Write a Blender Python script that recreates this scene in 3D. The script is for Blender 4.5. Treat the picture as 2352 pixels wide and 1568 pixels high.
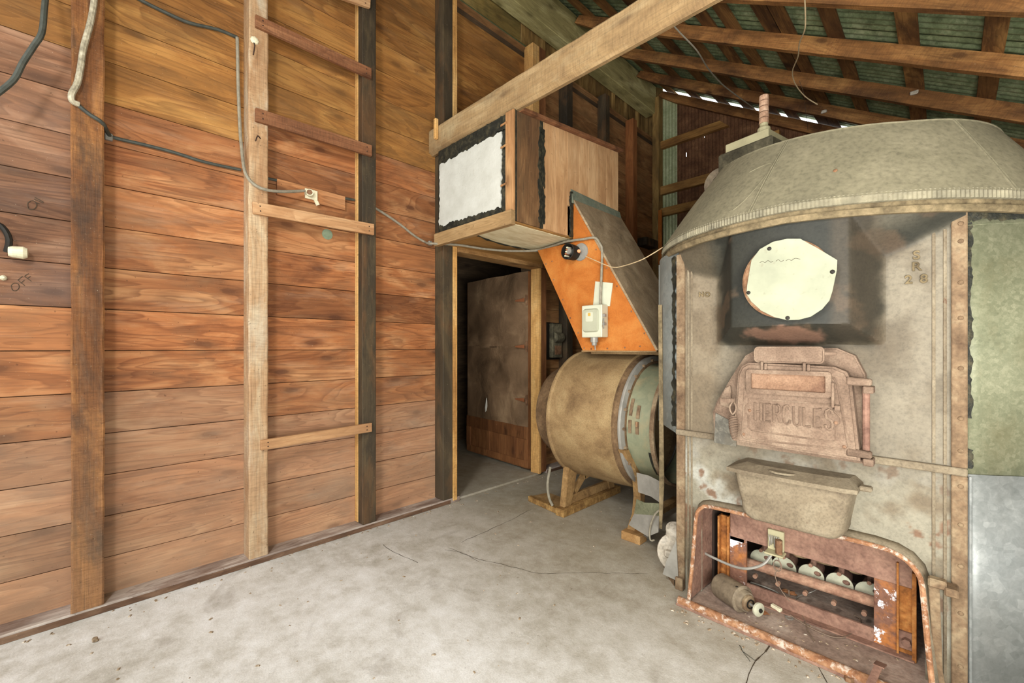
import bpy, bmesh, math, random
from mathutils import Vector, Matrix, noise
random.seed(7)
for o in list(bpy.data.objects): bpy.data.objects.remove(o, do_unlink=True)
SC = bpy.context.scene
COL = SC.collection
# ------------------------------------------------------------------ camera, world, lights, exposure
FPX, YAW, EYE, CX, HY = 990.0, math.radians(45.26), 1.2, 1176.0, 798.0
S_, C_ = math.sin(YAW), math.cos(YAW)
cam_d = bpy.data.cameras.new('camera'); cam = bpy.data.objects.new('camera', cam_d); COL.objects.link(cam)
cam_d.sensor_width = 36; cam_d.lens = 36*FPX/2352; cam_d.shift_y = (HY-784)/2352
cam_d.clip_start = .02
cam.location = (0, 0, EYE); cam.rotation_euler = (math.pi/2, 0, YAW)
SC.camera = cam
W = bpy.data.worlds.new('daylight'); SC.world = W; W.use_nodes = True
bg = W.node_tree.nodes['Background']; bg.inputs[0].default_value = (.93, .98, 1.0, 1); bg.inputs[1].default_value = 1.9
def area(name, loc, rot, sx, sy, power, col=(1, 1, 1)):
    l = bpy.data.lights.new(name, 'AREA'); l.shape = 'RECTANGLE'; l.size = sx; l.size_y = sy; l.energy = power; l.color = col
    o = bpy.data.objects.new(name, l); COL.objects.link(o); o.location = loc; o.rotation_euler = rot
    return o
# daylight through the big open doorway behind the camera
area('doorway_daylight', (-.3, -2.3, 1.75), (math.radians(90), 0, 0), 3.6, 2.6, 26, (1, .985, .955))
# the photographer's flash head above and behind the camera, aimed into the room
def aim(o, p): o.rotation_euler = (Vector(p)-o.location).to_track_quat('-Z', 'Y').to_euler()
k_ = area('flash_key', (-.5, -.8, 2.6), (0, 0, 0), .4, .4, 42, (1, .985, .96)); aim(k_, (-1.6, 2.0, .5))
k_ = area('roof_fill', (.5, .25, .9), (0, 0, 0), 1.2, 1.2, 84, (1, .985, .95)); aim(k_, (-.7, 3.2, 4.0))  # added unseen fill lamp, aimed up to brighten the roof underside
SC.view_settings.view_transform = 'Standard'; SC.view_settings.look = 'None'
SC.view_settings.gamma = 1; SC.view_settings.use_curve_mapping = False
SC.view_settings.exposure = .36

# ------------------------------------------------------------------ a pixel of the photograph -> a point on a real plane
def _d(x, y):
    u = (x-CX)/FPX; return (-S_+C_*u, C_+S_*u, (HY-y)/FPX)
def PX(x, y, X): a = _d(x, y); t = X/a[0]; return Vector((X, t*a[1], EYE+t*a[2]))
def PY(x, y, Y): a = _d(x, y); t = Y/a[1]; return Vector((t*a[0], Y, EYE+t*a[2]))
def PZ(x, y, Z=0.): a = _d(x, y); t = (Z-EYE)/a[2]; return Vector((t*a[0], t*a[1], Z))

# ------------------------------------------------------------------ materials
def lin(c):
    r = [((v/255)/12.92 if v/255 <= .04045 else ((v/255+.055)/1.055)**2.4) for v in c]
    return (r[0], r[1], r[2], 1)
class SH:
    def __init__(s, name, rough=.8, metal=0., spec=.3):
        s.m = bpy.data.materials.new(name); s.m.use_nodes = True; s.t = s.m.node_tree; s.n = s.t.nodes
        s.b = s.n['Principled BSDF']; s.b.inputs['Roughness'].default_value = rough
        s.b.inputs['Metallic'].default_value = metal; s.b.inputs['Specular IOR Level'].default_value = spec
    def new(s, ty): return s.n.new(ty)
    def put(s, sock, v):
        if isinstance(v, bpy.types.NodeSocket): s.t.links.new(v, sock)
        elif v is not None: sock.default_value = v
    def obj(s, rnd=True, world=False):
        tc = s.new('ShaderNodeTexCoord')
        if world: return s.new('ShaderNodeNewGeometry').outputs['Position']
        if not rnd: return tc.outputs['Object']
        oi = s.new('ShaderNodeObjectInfo'); m = s.new('ShaderNodeVectorMath'); m.operation = 'MULTIPLY_ADD'
        cb = s.new('ShaderNodeCombineXYZ')
        for i in range(3): s.t.links.new(oi.outputs['Random'], cb.inputs[i])
        s.t.links.new(cb.outputs[0], m.inputs[0]); m.inputs[1].default_value = (37, 53, 71)
        s.t.links.new(tc.outputs['Object'], m.inputs[2]); s.rnd = oi.outputs['Random']
        return m.outputs[0]
    def map(s, v, sc):
        m = s.new('ShaderNodeMapping'); s.t.links.new(v, m.inputs[0]); m.inputs['Scale'].default_value = sc; return m.outputs[0]
    def noise(s, v, scale, det=4, rough=.55, dist=0.):
        n = s.new('ShaderNodeTexNoise'); s.t.links.new(v, n.inputs['Vector']); n.inputs['Scale'].default_value = scale
        n.inputs['Detail'].default_value = det; n.inputs['Roughness'].default_value = rough; n.inputs['Distortion'].default_value = dist
        return n.outputs['Fac']
    def vor(s, v, scale, out='Distance', rnd=1.):
        n = s.new('ShaderNodeTexVoronoi'); s.t.links.new(v, n.inputs['Vector']); n.inputs['Scale'].default_value = scale
        n.inputs['Randomness'].default_value = rnd
        return n.outputs[out]
    def ramp(s, f, stops):
        r = s.new('ShaderNodeValToRGB'); s.put(r.inputs[0], f); e = r.color_ramp.elements
        while len(e) < len(stops): e.new(.5)
        for i, (p, c) in enumerate(stops):
            e[i].position = p; e[i].color = c if len(c) == 4 else lin(c)
        return r.outputs[0]
    def step(s, f, a, b): return s.ramp(f, [(a, (0, 0, 0, 1)), (b, (1, 1, 1, 1))])
    def mix(s, f, a, b, mode='MIX'):
        m = s.new('ShaderNodeMix'); m.data_type = 'RGBA'; m.blend_type = mode
        s.put(m.inputs[0], f); s.put(m.inputs[6], a if isinstance(a, bpy.types.NodeSocket) or len(a) == 4 else lin(a))
        s.put(m.inputs[7], b if isinstance(b, bpy.types.NodeSocket) or len(b) == 4 else lin(b)); return m.outputs[2]
    def math(s, op, a, b=None, c=None):
        m = s.new('ShaderNodeMath'); m.operation = op; s.put(m.inputs[0], a)
        if b is not None: s.put(m.inputs[1], b)
        if c is not None: s.put(m.inputs[2], c)
        return m.outputs[0]
    def done(s, col, h=None, st=.3, dist=.004, rough=None):
        s.put(s.b.inputs['Base Color'], col)
        if h is not None:
            b = s.new('ShaderNodeBump'); b.inputs['Strength'].default_value = st; b.inputs['Distance'].default_value = dist
            s.t.links.new(h, b.inputs['Height']); s.t.links.new(b.outputs[0], s.b.inputs['Normal'])
        if rough is not None: s.put(s.b.inputs['Roughness'], rough)
        return s.m
G = lambda v: (v, v, v, 1)
def wood(name, dark, base, light, ax='y', stain=None, stain_amt=.5, dust=0., saw=0., knots=True, bump=.35, varia=.25, rough=.75, cath=.5):
    s = SH(name, rough); v = s.obj()
    i = 'xyz'.index(ax)
    def sc(l, c): r = [c, c, c]; r[i] = l; return tuple(r)
    big = s.noise(s.map(v, sc(.55, 4.2)), 1.5, 3, .5, .6)
    rings = s.math('FRACT', s.math('MULTIPLY', big, 13.))
    rings = s.ramp(rings, [(0, G(.0)), (.4, G(.75)), (.9, G(1)), (1, G(.0))])
    fine = s.noise(s.map(v, sc(1.6, 70)), 2.2, 4, .65, .3)
    blot = s.noise(s.map(v, sc(1.2, 4)), 1.6, 5, .62, .8)
    col = s.ramp(blot, [(.3, dark), (.5, base), (.68, light)])
    col = s.mix(cath, col, s.mix(rings, s.mix(.85, col, dark), s.mix(.15, col, light)))
    f2 = s.ramp(fine, [(.3, G(.58)), (.5, G(.98)), (.72, G(1.1))])
    col = s.mix(.8, col, f2, 'MULTIPLY')
    if knots:
        sp_ = s.new('ShaderNodeSeparateXYZ'); s.t.links.new(v, sp_.inputs[0]); cb_ = s.new('ShaderNodeCombineXYZ'); o_ = sp_.outputs
        other = s.math('ADD', o_[(i+1) % 3], o_[(i+2) % 3])
        s.t.links.new(s.math('MULTIPLY', o_[i], 1.7), cb_.inputs[0]); s.t.links.new(s.math('MULTIPLY', other, 4.4), cb_.inputs[1])
        vn = s.new('ShaderNodeTexVoronoi'); vn.voronoi_dimensions = '2D'; s.t.links.new(cb_.outputs[0], vn.inputs['Vector']); vn.inputs['Scale'].default_value = 1.
        kd = s.math('ADD', vn.outputs['Distance'], s.math('MULTIPLY', s.math('SUBTRACT', s.noise(v, 22, 3, .6), .5), .05))
        kk = s.ramp(kd, [(.0, G(1)), (.05, G(.9)), (.075, G(.5)), (.17, G(0))])
        col = s.mix(kk, col, s.mix(.3, dark, (40, 22, 12)))
    pv = s.ramp(s.rnd, [(0, G(1-varia)), (.5, G(1)), (1, G(1+varia*.7))])
    hv = s.math('FRACT', s.math('MULTIPLY', s.rnd, 7.31))
    col = s.mix(1., col, pv, 'MULTIPLY')
    col = s.mix(s.math('MULTIPLY', hv, .22), col, light)
    if stain:
        sn = s.step(s.noise(s.map(v, sc(.9, 2.4)), 2.4, 6, .65, .5), .5, .66)
        col = s.mix(s.math('MULTIPLY', sn, stain_amt), col, stain)
    wp = s.obj(world=True)
    if dust > 0:
        sp = s.new('ShaderNodeSeparateXYZ'); s.t.links.new(wp, sp.inputs[0])
        dn = s.noise(wp, 2.2, 5, .6)
        lo = s.math('MULTIPLY', s.math('SUBTRACT', 1.15, sp.outputs[2]), .75)
        lo = s.math('MINIMUM', s.math('MAXIMUM', lo, 0.), 1.)
        k = s.math('MULTIPLY', s.math('MULTIPLY', lo, dn), dust*1.7)
        k2 = s.math('MULTIPLY', s.step(s.noise(s.map(v, sc(1.2, 6)), 1.3, 5, .7), .54, .74), dust*.6)
        col = s.mix(s.math('MINIMUM', s.math('ADD', k, k2), .85), col, (198, 172, 142))
    speck = s.step(s.noise(wp, 130, 4, .7), .66, .74)
    col = s.mix(s.math('MULTIPLY', speck, .4), col, (222, 205, 175))
    dk = s.step(s.noise(wp, 60, 2, .5), .70, .75)
    col = s.mix(s.math('MULTIPLY', dk, .5), col, (60, 36, 20))
    h = s.math('ADD', s.math('MULTIPLY', fine, .6), s.math('MULTIPLY', rings, .12))
    if saw:
        sw = s.noise(s.map(v, sc(95, 14)), 1.3, 3, .7); h = s.math('ADD', h, s.math('MULTIPLY', sw, saw))
        col = s.mix(.5, col, s.ramp(sw, [(.35, G(.62)), (.55, G(1)), (.7, G(1.12))]), 'MULTIPLY')
    return s.done(col, h, bump, .004)
def rust(name, a, b, c, paint=None, pamt=(.56, .6), sc=9, rough=.85, metal=.1, fine=70, bump=.4):
    s = SH(name, rough, metal); v = s.obj()
    n = s.noise(v, sc, 7, .68, .3); n2 = s.noise(v, fine, 4, .6)
    col = s.ramp(n, [(.3, a), (.5, b), (.68, c)])
    col = s.mix(.65, col, s.ramp(n2, [(.3, G(.6)), (.5, G(1)), (.7, G(1.25))]), 'MULTIPLY')
    if paint: col = s.mix(s.step(s.noise(v, sc*1.15, 8, .72, .2), *pamt), col, paint)
    return s.done(col, s.math('ADD', n2, s.math('MULTIPLY', n, .7)), bump, .004)
def plain(name, c, rough=.6, metal=0., var=.15, sc=12, bump=.1, spec=.3):
    s = SH(name, rough, metal, spec); v = s.obj(); n = s.noise(v, sc, 5, .6)
    col = s.mix(1., c, s.ramp(n, [(.3, G(1-var)), (.7, G(1+var))]), 'MULTIPLY')
    sp = s.step(s.noise(v, sc*6, 3, .6), .62, .72); col = s.mix(s.math('MULTIPLY', sp, var*1.4), col, (90, 62, 40))
    return s.done(col, n, bump, .004)
def galv(name, a, b, c, sc=38, rough=.5, metal=.35, grime=(105, 92, 70), g=.5):
    s = SH(name, rough, metal, .4); v = s.obj()
    cr = s.vor(v, sc*1.6, 'Color'); n = s.noise(v, 5, 6, .65, .4)
    bw = s.new('ShaderNodeRGBToBW'); s.t.links.new(cr, bw.inputs[0])
    f = s.math('ADD', s.math('MULTIPLY', bw.outputs[0], .16), s.math('MULTIPLY', s.math('ADD', s.math('MULTIPLY', n, .6), s.math('MULTIPLY', s.noise(v, sc*1.4, 4, .7, 1.5), .4)), .84))
    col = s.ramp(f, [(.3, a), (.5, b), (.68, c)])
    gm = s.step(s.noise(s.map(v, (1, 1, .55)), 7, 7, .7, .3), .5, .72)
    col = s.mix(s.math('MULTIPLY', gm, g), col, grime)
    return s.done(col, s.noise(v, 30, 4, .6), .12, .003)
M = {}
M['wall_mid'] = wood('wall_wood_mid', (100, 56, 28), (152, 92, 50), (186, 134, 88), stain=(126, 90, 60), dust=.3, cath=.7)
M['wall_low'] = wood('wall_wood_low', (114, 68, 42), (158, 104, 68), (188, 144, 106), stain=(114, 88, 70), dust=.38, varia=.3, cath=.8)
M['wall_high'] = wood('wall_wood_high', (92, 56, 22), (142, 92, 42), (176, 128, 68), stain=(96, 70, 40), dust=.12, cath=.7)
M['wall_far'] = wood('wall_wood_far', (96, 62, 34), (146, 100, 58), (180, 136, 88), stain=(102, 84, 54), dust=.0, cath=.6)
M['wall_grey'] = wood('wall_wood_grey', (80, 52, 34), (126, 84, 56), (160, 122, 94), stain=(98, 78, 68), dust=.2, cath=.7)
M['wall_up'] = wood('wall_wood_up', (84, 70, 34), (128, 106, 56), (162, 138, 82), ax='y', stain=(70, 70, 42), dust=0)
M['vert_up'] = wood('vertical_board_wood', (84, 62, 32), (132, 100, 54), (168, 138, 82), ax='z', stain=(78, 64, 38))
M['post_saw'] = wood('rough_sawn_post', (70, 40, 20), (112, 68, 34), (160, 108, 58), ax='z', stain=(58, 46, 36), stain_amt=.7, saw=1.0, knots=False, bump=.9, varia=.05, cath=.2, dust=.2)
M['post_pale'] = wood('pale_post', (140, 98, 62), (170, 134, 96), (194, 172, 138), ax='z', stain=(188, 176, 152), stain_amt=.75, dust=.3, saw=.35, bump=.5, varia=.05, knots=False, cath=.25)
M['post_dark'] = wood('dark_post', (32, 27, 19), (54, 45, 32), (84, 70, 48), ax='z', stain=(108, 74, 42), stain_amt=.5, dust=.05, knots=False, bump=.4, varia=.08, cath=.25)
M['post_brown'] = wood('brown_post', (84, 50, 26), (120, 76, 42), (150, 100, 60), ax='z', knots=False, varia=.1)
M['post_orange'] = wood('orange_post', (96, 54, 26), (140, 84, 44), (168, 112, 64), ax='z', knots=False, varia=.1)
M['trim_z'] = wood('fresh_trim_vertical', (158, 108, 54), (204, 152, 84), (226, 184, 120), ax='z', varia=.1, saw=.25, knots=False)
M['trim_y'] = wood('fresh_trim_along', (120, 84, 44), (164, 122, 72), (190, 150, 98), ax='y', varia=.1, saw=.2)
M['rung'] = wood('rung_wood', (92, 56, 34), (128, 82, 52), (158, 110, 74), ax='x', varia=.1, saw=.2)
M['rung_pale'] = wood('rung_wood_pale', (140, 96, 60), (174, 130, 88), (196, 158, 116), ax='x', varia=.06)
M['sill'] = wood('sill_wood', (112, 92, 80), (168, 152, 140), (206, 196, 184), ax='y', stain=(100, 64, 42), stain_amt=.6, varia=.1, knots=False)
M['sill_edge'] = wood('sill_edge_wood', (66, 44, 32), (104, 74, 54), (146, 116, 92), ax='y', knots=False)
M['beam'] = wood('tie_beam_wood', (110, 82, 52), (148, 118, 78), (174, 148, 108), ax='x', stain=(182, 166, 128), stain_amt=.4, varia=.02, saw=.3, cath=.3)
M['ledger'] = wood('ledger_wood', (118, 108, 62), (164, 150, 96), (196, 184, 130), ax='y', stain=(92, 76, 44), stain_amt=.4, varia=.05)
M['rafter'] = wood('rafter_wood', (82, 50, 24), (140, 92, 48), (182, 132, 76), ax='x', stain=(62, 38, 20), stain_amt=.7, varia=.12, saw=.2)
M['skip'] = wood('roof_board_wood', (70, 44, 22), (120, 82, 44), (168, 124, 70), ax='y', stain=(52, 32, 18), stain_amt=.6, varia=.35)
M['girt'] = wood('girt_wood', (110, 74, 34), (156, 112, 58), (184, 142, 80), ax='x', stain=(88, 56, 28), varia=.15)
M['box_dark'] = wood('box_wood_dark', (76, 52, 32), (110, 78, 48), (138, 104, 68), ax='z', stain=(66, 54, 36), varia=.05)
M['box_ply'] = wood('box_board_wood', (150, 108, 70), (184, 142, 98), (204, 166, 122), ax='z', stain=(160, 116, 76), varia=.12, knots=False, cath=.3)
M['box_trim'] = wood('box_trim_wood', (120, 82, 48), (156, 110, 68), (182, 140, 94), ax='z', varia=.08)
M['lip'] = wood('lip_wood', (112, 84, 50), (150, 118, 76), (176, 146, 104), ax='x', varia=.05, knots=False)
M['box_under'] = wood('box_under_wood', (110, 76, 34), (156, 112, 56), (184, 142, 84), ax='y', varia=.1)
M['chute_grey'] = wood('weathered_chute_wood', (112, 96, 74), (144, 124, 96), (168, 148, 118), ax='x', stain=(128, 104, 76), varia=.02, knots=False, cath=.15, bump=.15)
M['door_wood'] = wood('door_wood', (82, 48, 24), (118, 74, 40), (146, 98, 58), ax='z', varia=.1)
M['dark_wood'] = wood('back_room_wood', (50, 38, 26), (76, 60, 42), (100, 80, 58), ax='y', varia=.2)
s = SH('tar_paper', .55, 0, .35); v = s.obj(); n = s.noise(v, 3.2, 5, .55, .5); n2 = s.noise(v, 120, 2, .5)
M['tar_paper'] = s.done(s.mix(s.math('MULTIPLY', s.step(s.noise(v, 90, 2, .5), .66, .72), .4), s.ramp(n, [(.3, (88, 68, 48)), (.55, (126, 100, 74)), (.75, (162, 134, 102))]), (150, 132, 104)), s.math('ADD', n, s.math('MULTIPLY', n2, .08)), .6, .05)
s = SH('plaster_white', .9); v = s.obj(); n = s.noise(v, 7, 6, .6); n2 = s.noise(v, 60, 3, .6)
M['plaster'] = s.done(s.mix(s.math('MULTIPLY', s.step(n2, .6, .75), .3), s.ramp(n, [(.3, (176, 174, 162)), (.7, (196, 195, 184))]), (156, 148, 130)), s.math('ADD', n, n2), .35, .006)
s = SH('plaster_yellow', .9); v = s.obj(); n = s.noise(s.map(v, (4, 1, 1)), 7, 6, .6)
M['plaster_y'] = s.done(s.ramp(n, [(.3, (190, 174, 134)), (.7, (226, 216, 180))]), n, .3, .006)
M['tar'] = rust('black_tar', (22, 22, 18), (38, 38, 30), (70, 64, 46), sc=22, rough=.6, metal=0, bump=.8)
s = SH('orange_board', .8, 0, .2); v = s.obj(); n = s.noise(v, 5, 6, .6, .4); n2 = s.noise(v, 110, 3, .6)
M['orange'] = s.done(s.mix(.6, s.ramp(n, [(.28, (142, 78, 28)), (.5, (172, 100, 40)), (.72, (188, 124, 60))]), s.ramp(n2, [(.3, G(.8)), (.7, G(1.12))]), 'MULTIPLY'), n2, .15, .003)
# concrete
s = SH('concrete_floor', .82, 0, .3); v = s.obj(world=True); n = s.noise(v, .8, 9, .66, .15); n2 = s.noise(v, 9, 9, .74, .15); n3 = s.noise(v, 160, 3, .6)
sp = s.new('ShaderNodeSeparateXYZ'); s.t.links.new(v, sp.inputs[0])
col = s.ramp(s.math('ADD', s.math('MULTIPLY', n, .55), s.math('MULTIPLY', n2, .45)), [(.34, (150, 143, 130)), (.44, (186, 181, 170)), (.53, (212, 209, 202)), (.64, (232, 231, 228))])
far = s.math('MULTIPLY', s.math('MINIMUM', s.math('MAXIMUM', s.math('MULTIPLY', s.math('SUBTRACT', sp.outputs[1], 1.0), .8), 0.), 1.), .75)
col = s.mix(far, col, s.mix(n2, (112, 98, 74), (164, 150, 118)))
st = s.step(s.noise(v, 2.6, 5, .6, 1.), .6, .7); col = s.mix(s.math('MULTIPLY', st, .35), col, (120, 106, 88))
col = s.mix(.6, col, s.ramp(n3, [(.3, G(.8)), (.7, G(1.12))]), 'MULTIPLY')
dk = s.step(s.noise(v, 34, 5, .7), .66, .72); col = s.mix(s.math('MULTIPLY', dk, .6), col, (96, 78, 58))
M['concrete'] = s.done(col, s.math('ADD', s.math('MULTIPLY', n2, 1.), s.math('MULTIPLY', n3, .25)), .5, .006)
M['crack'] = plain('crack_dirt', (70, 58, 44), .95)
M['tin_green'] = galv('roof_tin', (86, 96, 64), (126, 138, 100), (166, 172, 134), sc=30, rough=.55, metal=.25, grime=(50, 50, 34), g=.7)
M['tin_rust'] = rust('rusty_wall_tin', (74, 48, 30), (104, 70, 46), (134, 96, 66), sc=5, fine=50)
M['tin_galv'] = galv('galvanised_wall_tin', (140, 150, 112), (170, 178, 138), (196, 202, 164), sc=30, g=.3)
M['galv_side'] = galv('galvanised_jacket', (88, 90, 68), (112, 113, 88), (138, 136, 110), sc=55, rough=.6, metal=.15, grime=(104, 98, 70), g=.55)
M['galv_low'] = galv('galvanised_lower_jacket', (106, 109, 105), (130, 132, 128), (156, 157, 152), sc=26, rough=.5, metal=.25, grime=(120, 118, 112), g=.35)
M['galv_left'] = galv('galvanised_left_jacket', (112, 118, 114), (134, 139, 134), (154, 157, 150), sc=26, rough=.55, metal=.2, grime=(120, 108, 92), g=.4)
M['hood'] = rust('dusty_hood_metal', (104, 98, 78), (120, 113, 90), (134, 126, 102), sc=2.6, rough=.88, metal=.05, fine=60, bump=.1)
M['crimp'] = plain('crimped_band_metal', (122, 115, 94), .75, .05, .35, 20)
M['ring'] = rust('band_rust', (80, 56, 38), (124, 90, 64), (158, 130, 98), sc=14)
M['flap'] = galv('scorched_sheet', (60, 58, 52), (92, 88, 78), (150, 144, 128), sc=14)
M['olive'] = rust('olive_band_metal', (72, 60, 42), (108, 94, 68), (136, 118, 88), sc=12)
M['strip'] = rust('edge_strip_rust', (84, 64, 46), (118, 96, 72), (146, 128, 100), sc=9)
M['cast'] = rust('cast_iron_dusty', (92, 74, 60), (120, 99, 82), (142, 122, 102), sc=7, rough=.9, fine=160, bump=.3)
M['cast_lo'] = rust('cast_iron_recess', (98, 70, 54), (128, 98, 76), (148, 118, 94), sc=9, rough=.9, fine=160)
M['pan'] = rust('pan_metal', (98, 85, 68), (124, 111, 90), (142, 130, 108), paint=(100, 70, 52), pamt=(.66, .7), sc=5, fine=120, bump=.2)
M['rusty'] = rust('flaking_rust', (112, 72, 48), (150, 106, 74), (174, 134, 100), paint=(196, 180, 162), pamt=(.52, .62), sc=26)
M['rust_or'] = rust('orange_rust', (96, 56, 28), (156, 98, 46), (190, 134, 74), sc=14)
M['purple'] = rust('dark_rust_plate', (98, 70, 58), (130, 98, 82), (156, 122, 102), sc=9)
M['purple_w'] = rust('dark_rust_plate_flaked', (92, 62, 50), (122, 86, 68), (180, 112, 52), paint=(222, 216, 214), pamt=(.56, .58), sc=9)
M['trayfloor'] = rust('ash_tray_floor', (118, 98, 86), (152, 130, 114), (176, 158, 142), sc=8)
M['pipe'] = rust('pipe_rust', (120, 84, 66), (150, 114, 92), (176, 142, 116), sc=14)
M['disc'] = plain('burner_disc_metal', (196, 194, 168), .5, .3, .2, 18)
M['cover'] = plain('pale_cover_plate', (140, 141, 118), .55, .0, .16, 7, .12)
M['black'] = plain('black_iron', (40, 36, 30), .6, .3, .3)
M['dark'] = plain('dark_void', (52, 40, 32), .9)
M['brick'] = rust('firebrick', (92, 76, 58), (136, 114, 84), (172, 150, 112), sc=20, rough=.95, metal=0, fine=120)
M['drum'] = rust('blower_drum_metal', (104, 80, 52), (138, 112, 76), (158, 134, 94), sc=4, rough=.75, fine=130, bump=.2)
M['groove'] = rust('blower_groove_metal', (82, 62, 42), (108, 84, 58), (132, 106, 76), sc=8, fine=60)
M['duct'] = galv('green_duct_metal', (100, 104, 82), (118, 120, 94), (132, 130, 102), sc=12, rough=.6, metal=.1, grime=(150, 130, 94), g=.8)
M['stand'] = rust('blower_stand_iron', (110, 82, 50), (144, 112, 70), (166, 134, 88), sc=8)
M['yrust'] = rust('yellow_rust', (104, 74, 40), (140, 106, 60), (184, 148, 90), sc=18)
M['steel'] = plain('grey_steel', (146, 142, 132), .5, .3, .2)
M['motor'] = rust('motor_paint', (96, 84, 68), (124, 110, 90), (146, 132, 108), sc=6, rough=.7, fine=60, bump=.15)
M['boxgrey'] = plain('switch_box_paint', (168, 168, 144), .5, .1, .08, 8)
M['boxlight'] = plain('switch_box_edge', (194, 194, 170), .45, .1, .08, 8)
M['gold'] = plain('gold_emblem', (206, 170, 84), .4, .3)
M['cable'] = plain('dark_cable', (64, 66, 58), .6, 0, .3, 30)
M['cable_g'] = plain('grey_cable', (136, 128, 110), .7, 0, .25, 40)
M['cable_l'] = rust('painted_conduit', (112, 104, 86), (160, 150, 126), (190, 182, 158), sc=24, metal=0)
M['wire'] = plain('pale_wire', (186, 164, 126), .7, 0, .2, 40)
M['wire_d'] = plain('old_wire', (116, 98, 82), .7, 0, .3, 40)
M['porc'] = plain('porcelain', (212, 204, 172), .35, 0, .15, 20)
M['ceramic'] = rust('clay_insulator', (150, 112, 88), (180, 144, 116), (200, 168, 140), sc=20, metal=0)
M['copper'] = plain('copper', (190, 120, 80), .4, .5)
M['leaf'] = rust('dry_leaf', (120, 74, 46), (168, 112, 72), (196, 146, 104), sc=30, metal=0)
M['paper'] = plain('bare_paper', (222, 218, 204), .7)
M['knot_green'] = plain('green_knot_patch', (124, 138, 112), .6, 0, .3, 20)
M['pencil'] = plain('pencil_mark', (70, 58, 44), .9)
M['red'] = plain('red_paint', (190, 84, 62), .6)
M['pole'] = plain('green_grey_pipe', (96, 104, 72), .6, .2, .25, 20)
M['ctrl'] = rust('control_box_dark', (54, 50, 38), (86, 80, 62), (124, 116, 92), sc=9, fine=60)
M['ctrl_l'] = plain('control_box_lid', (176, 168, 132), .6, .1, .12)
M['valve'] = rust('dusty_casting', (160, 150, 132), (188, 178, 160), (206, 198, 182), sc=12, metal=0)
M['debris'] = rust('debris_bits', (92, 72, 52), (150, 130, 104), (210, 200, 184), sc=60, metal=0)
M['knotdark'] = plain('nail_dark', (54, 36, 26), .8)
s = SH('plate_paint', .66, .08, .35); at = s.new('ShaderNodeAttribute'); at.attribute_name = 'paint'; v = s.obj()
n2 = s.noise(v, 90, 4, .65); n = s.noise(v, 14, 6, .65)
col = s.mix(.7, at.outputs['Color'], s.ramp(n2, [(.28, G(.66)), (.5, G(1)), (.72, G(1.2))]), 'MULTIPLY')
col = s.mix(.6, col, s.ramp(n, [(.3, G(.8)), (.7, G(1.15))]), 'MULTIPLY')
M['plate'] = s.done(col, s.math('ADD', n2, n), .25, .003)

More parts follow.
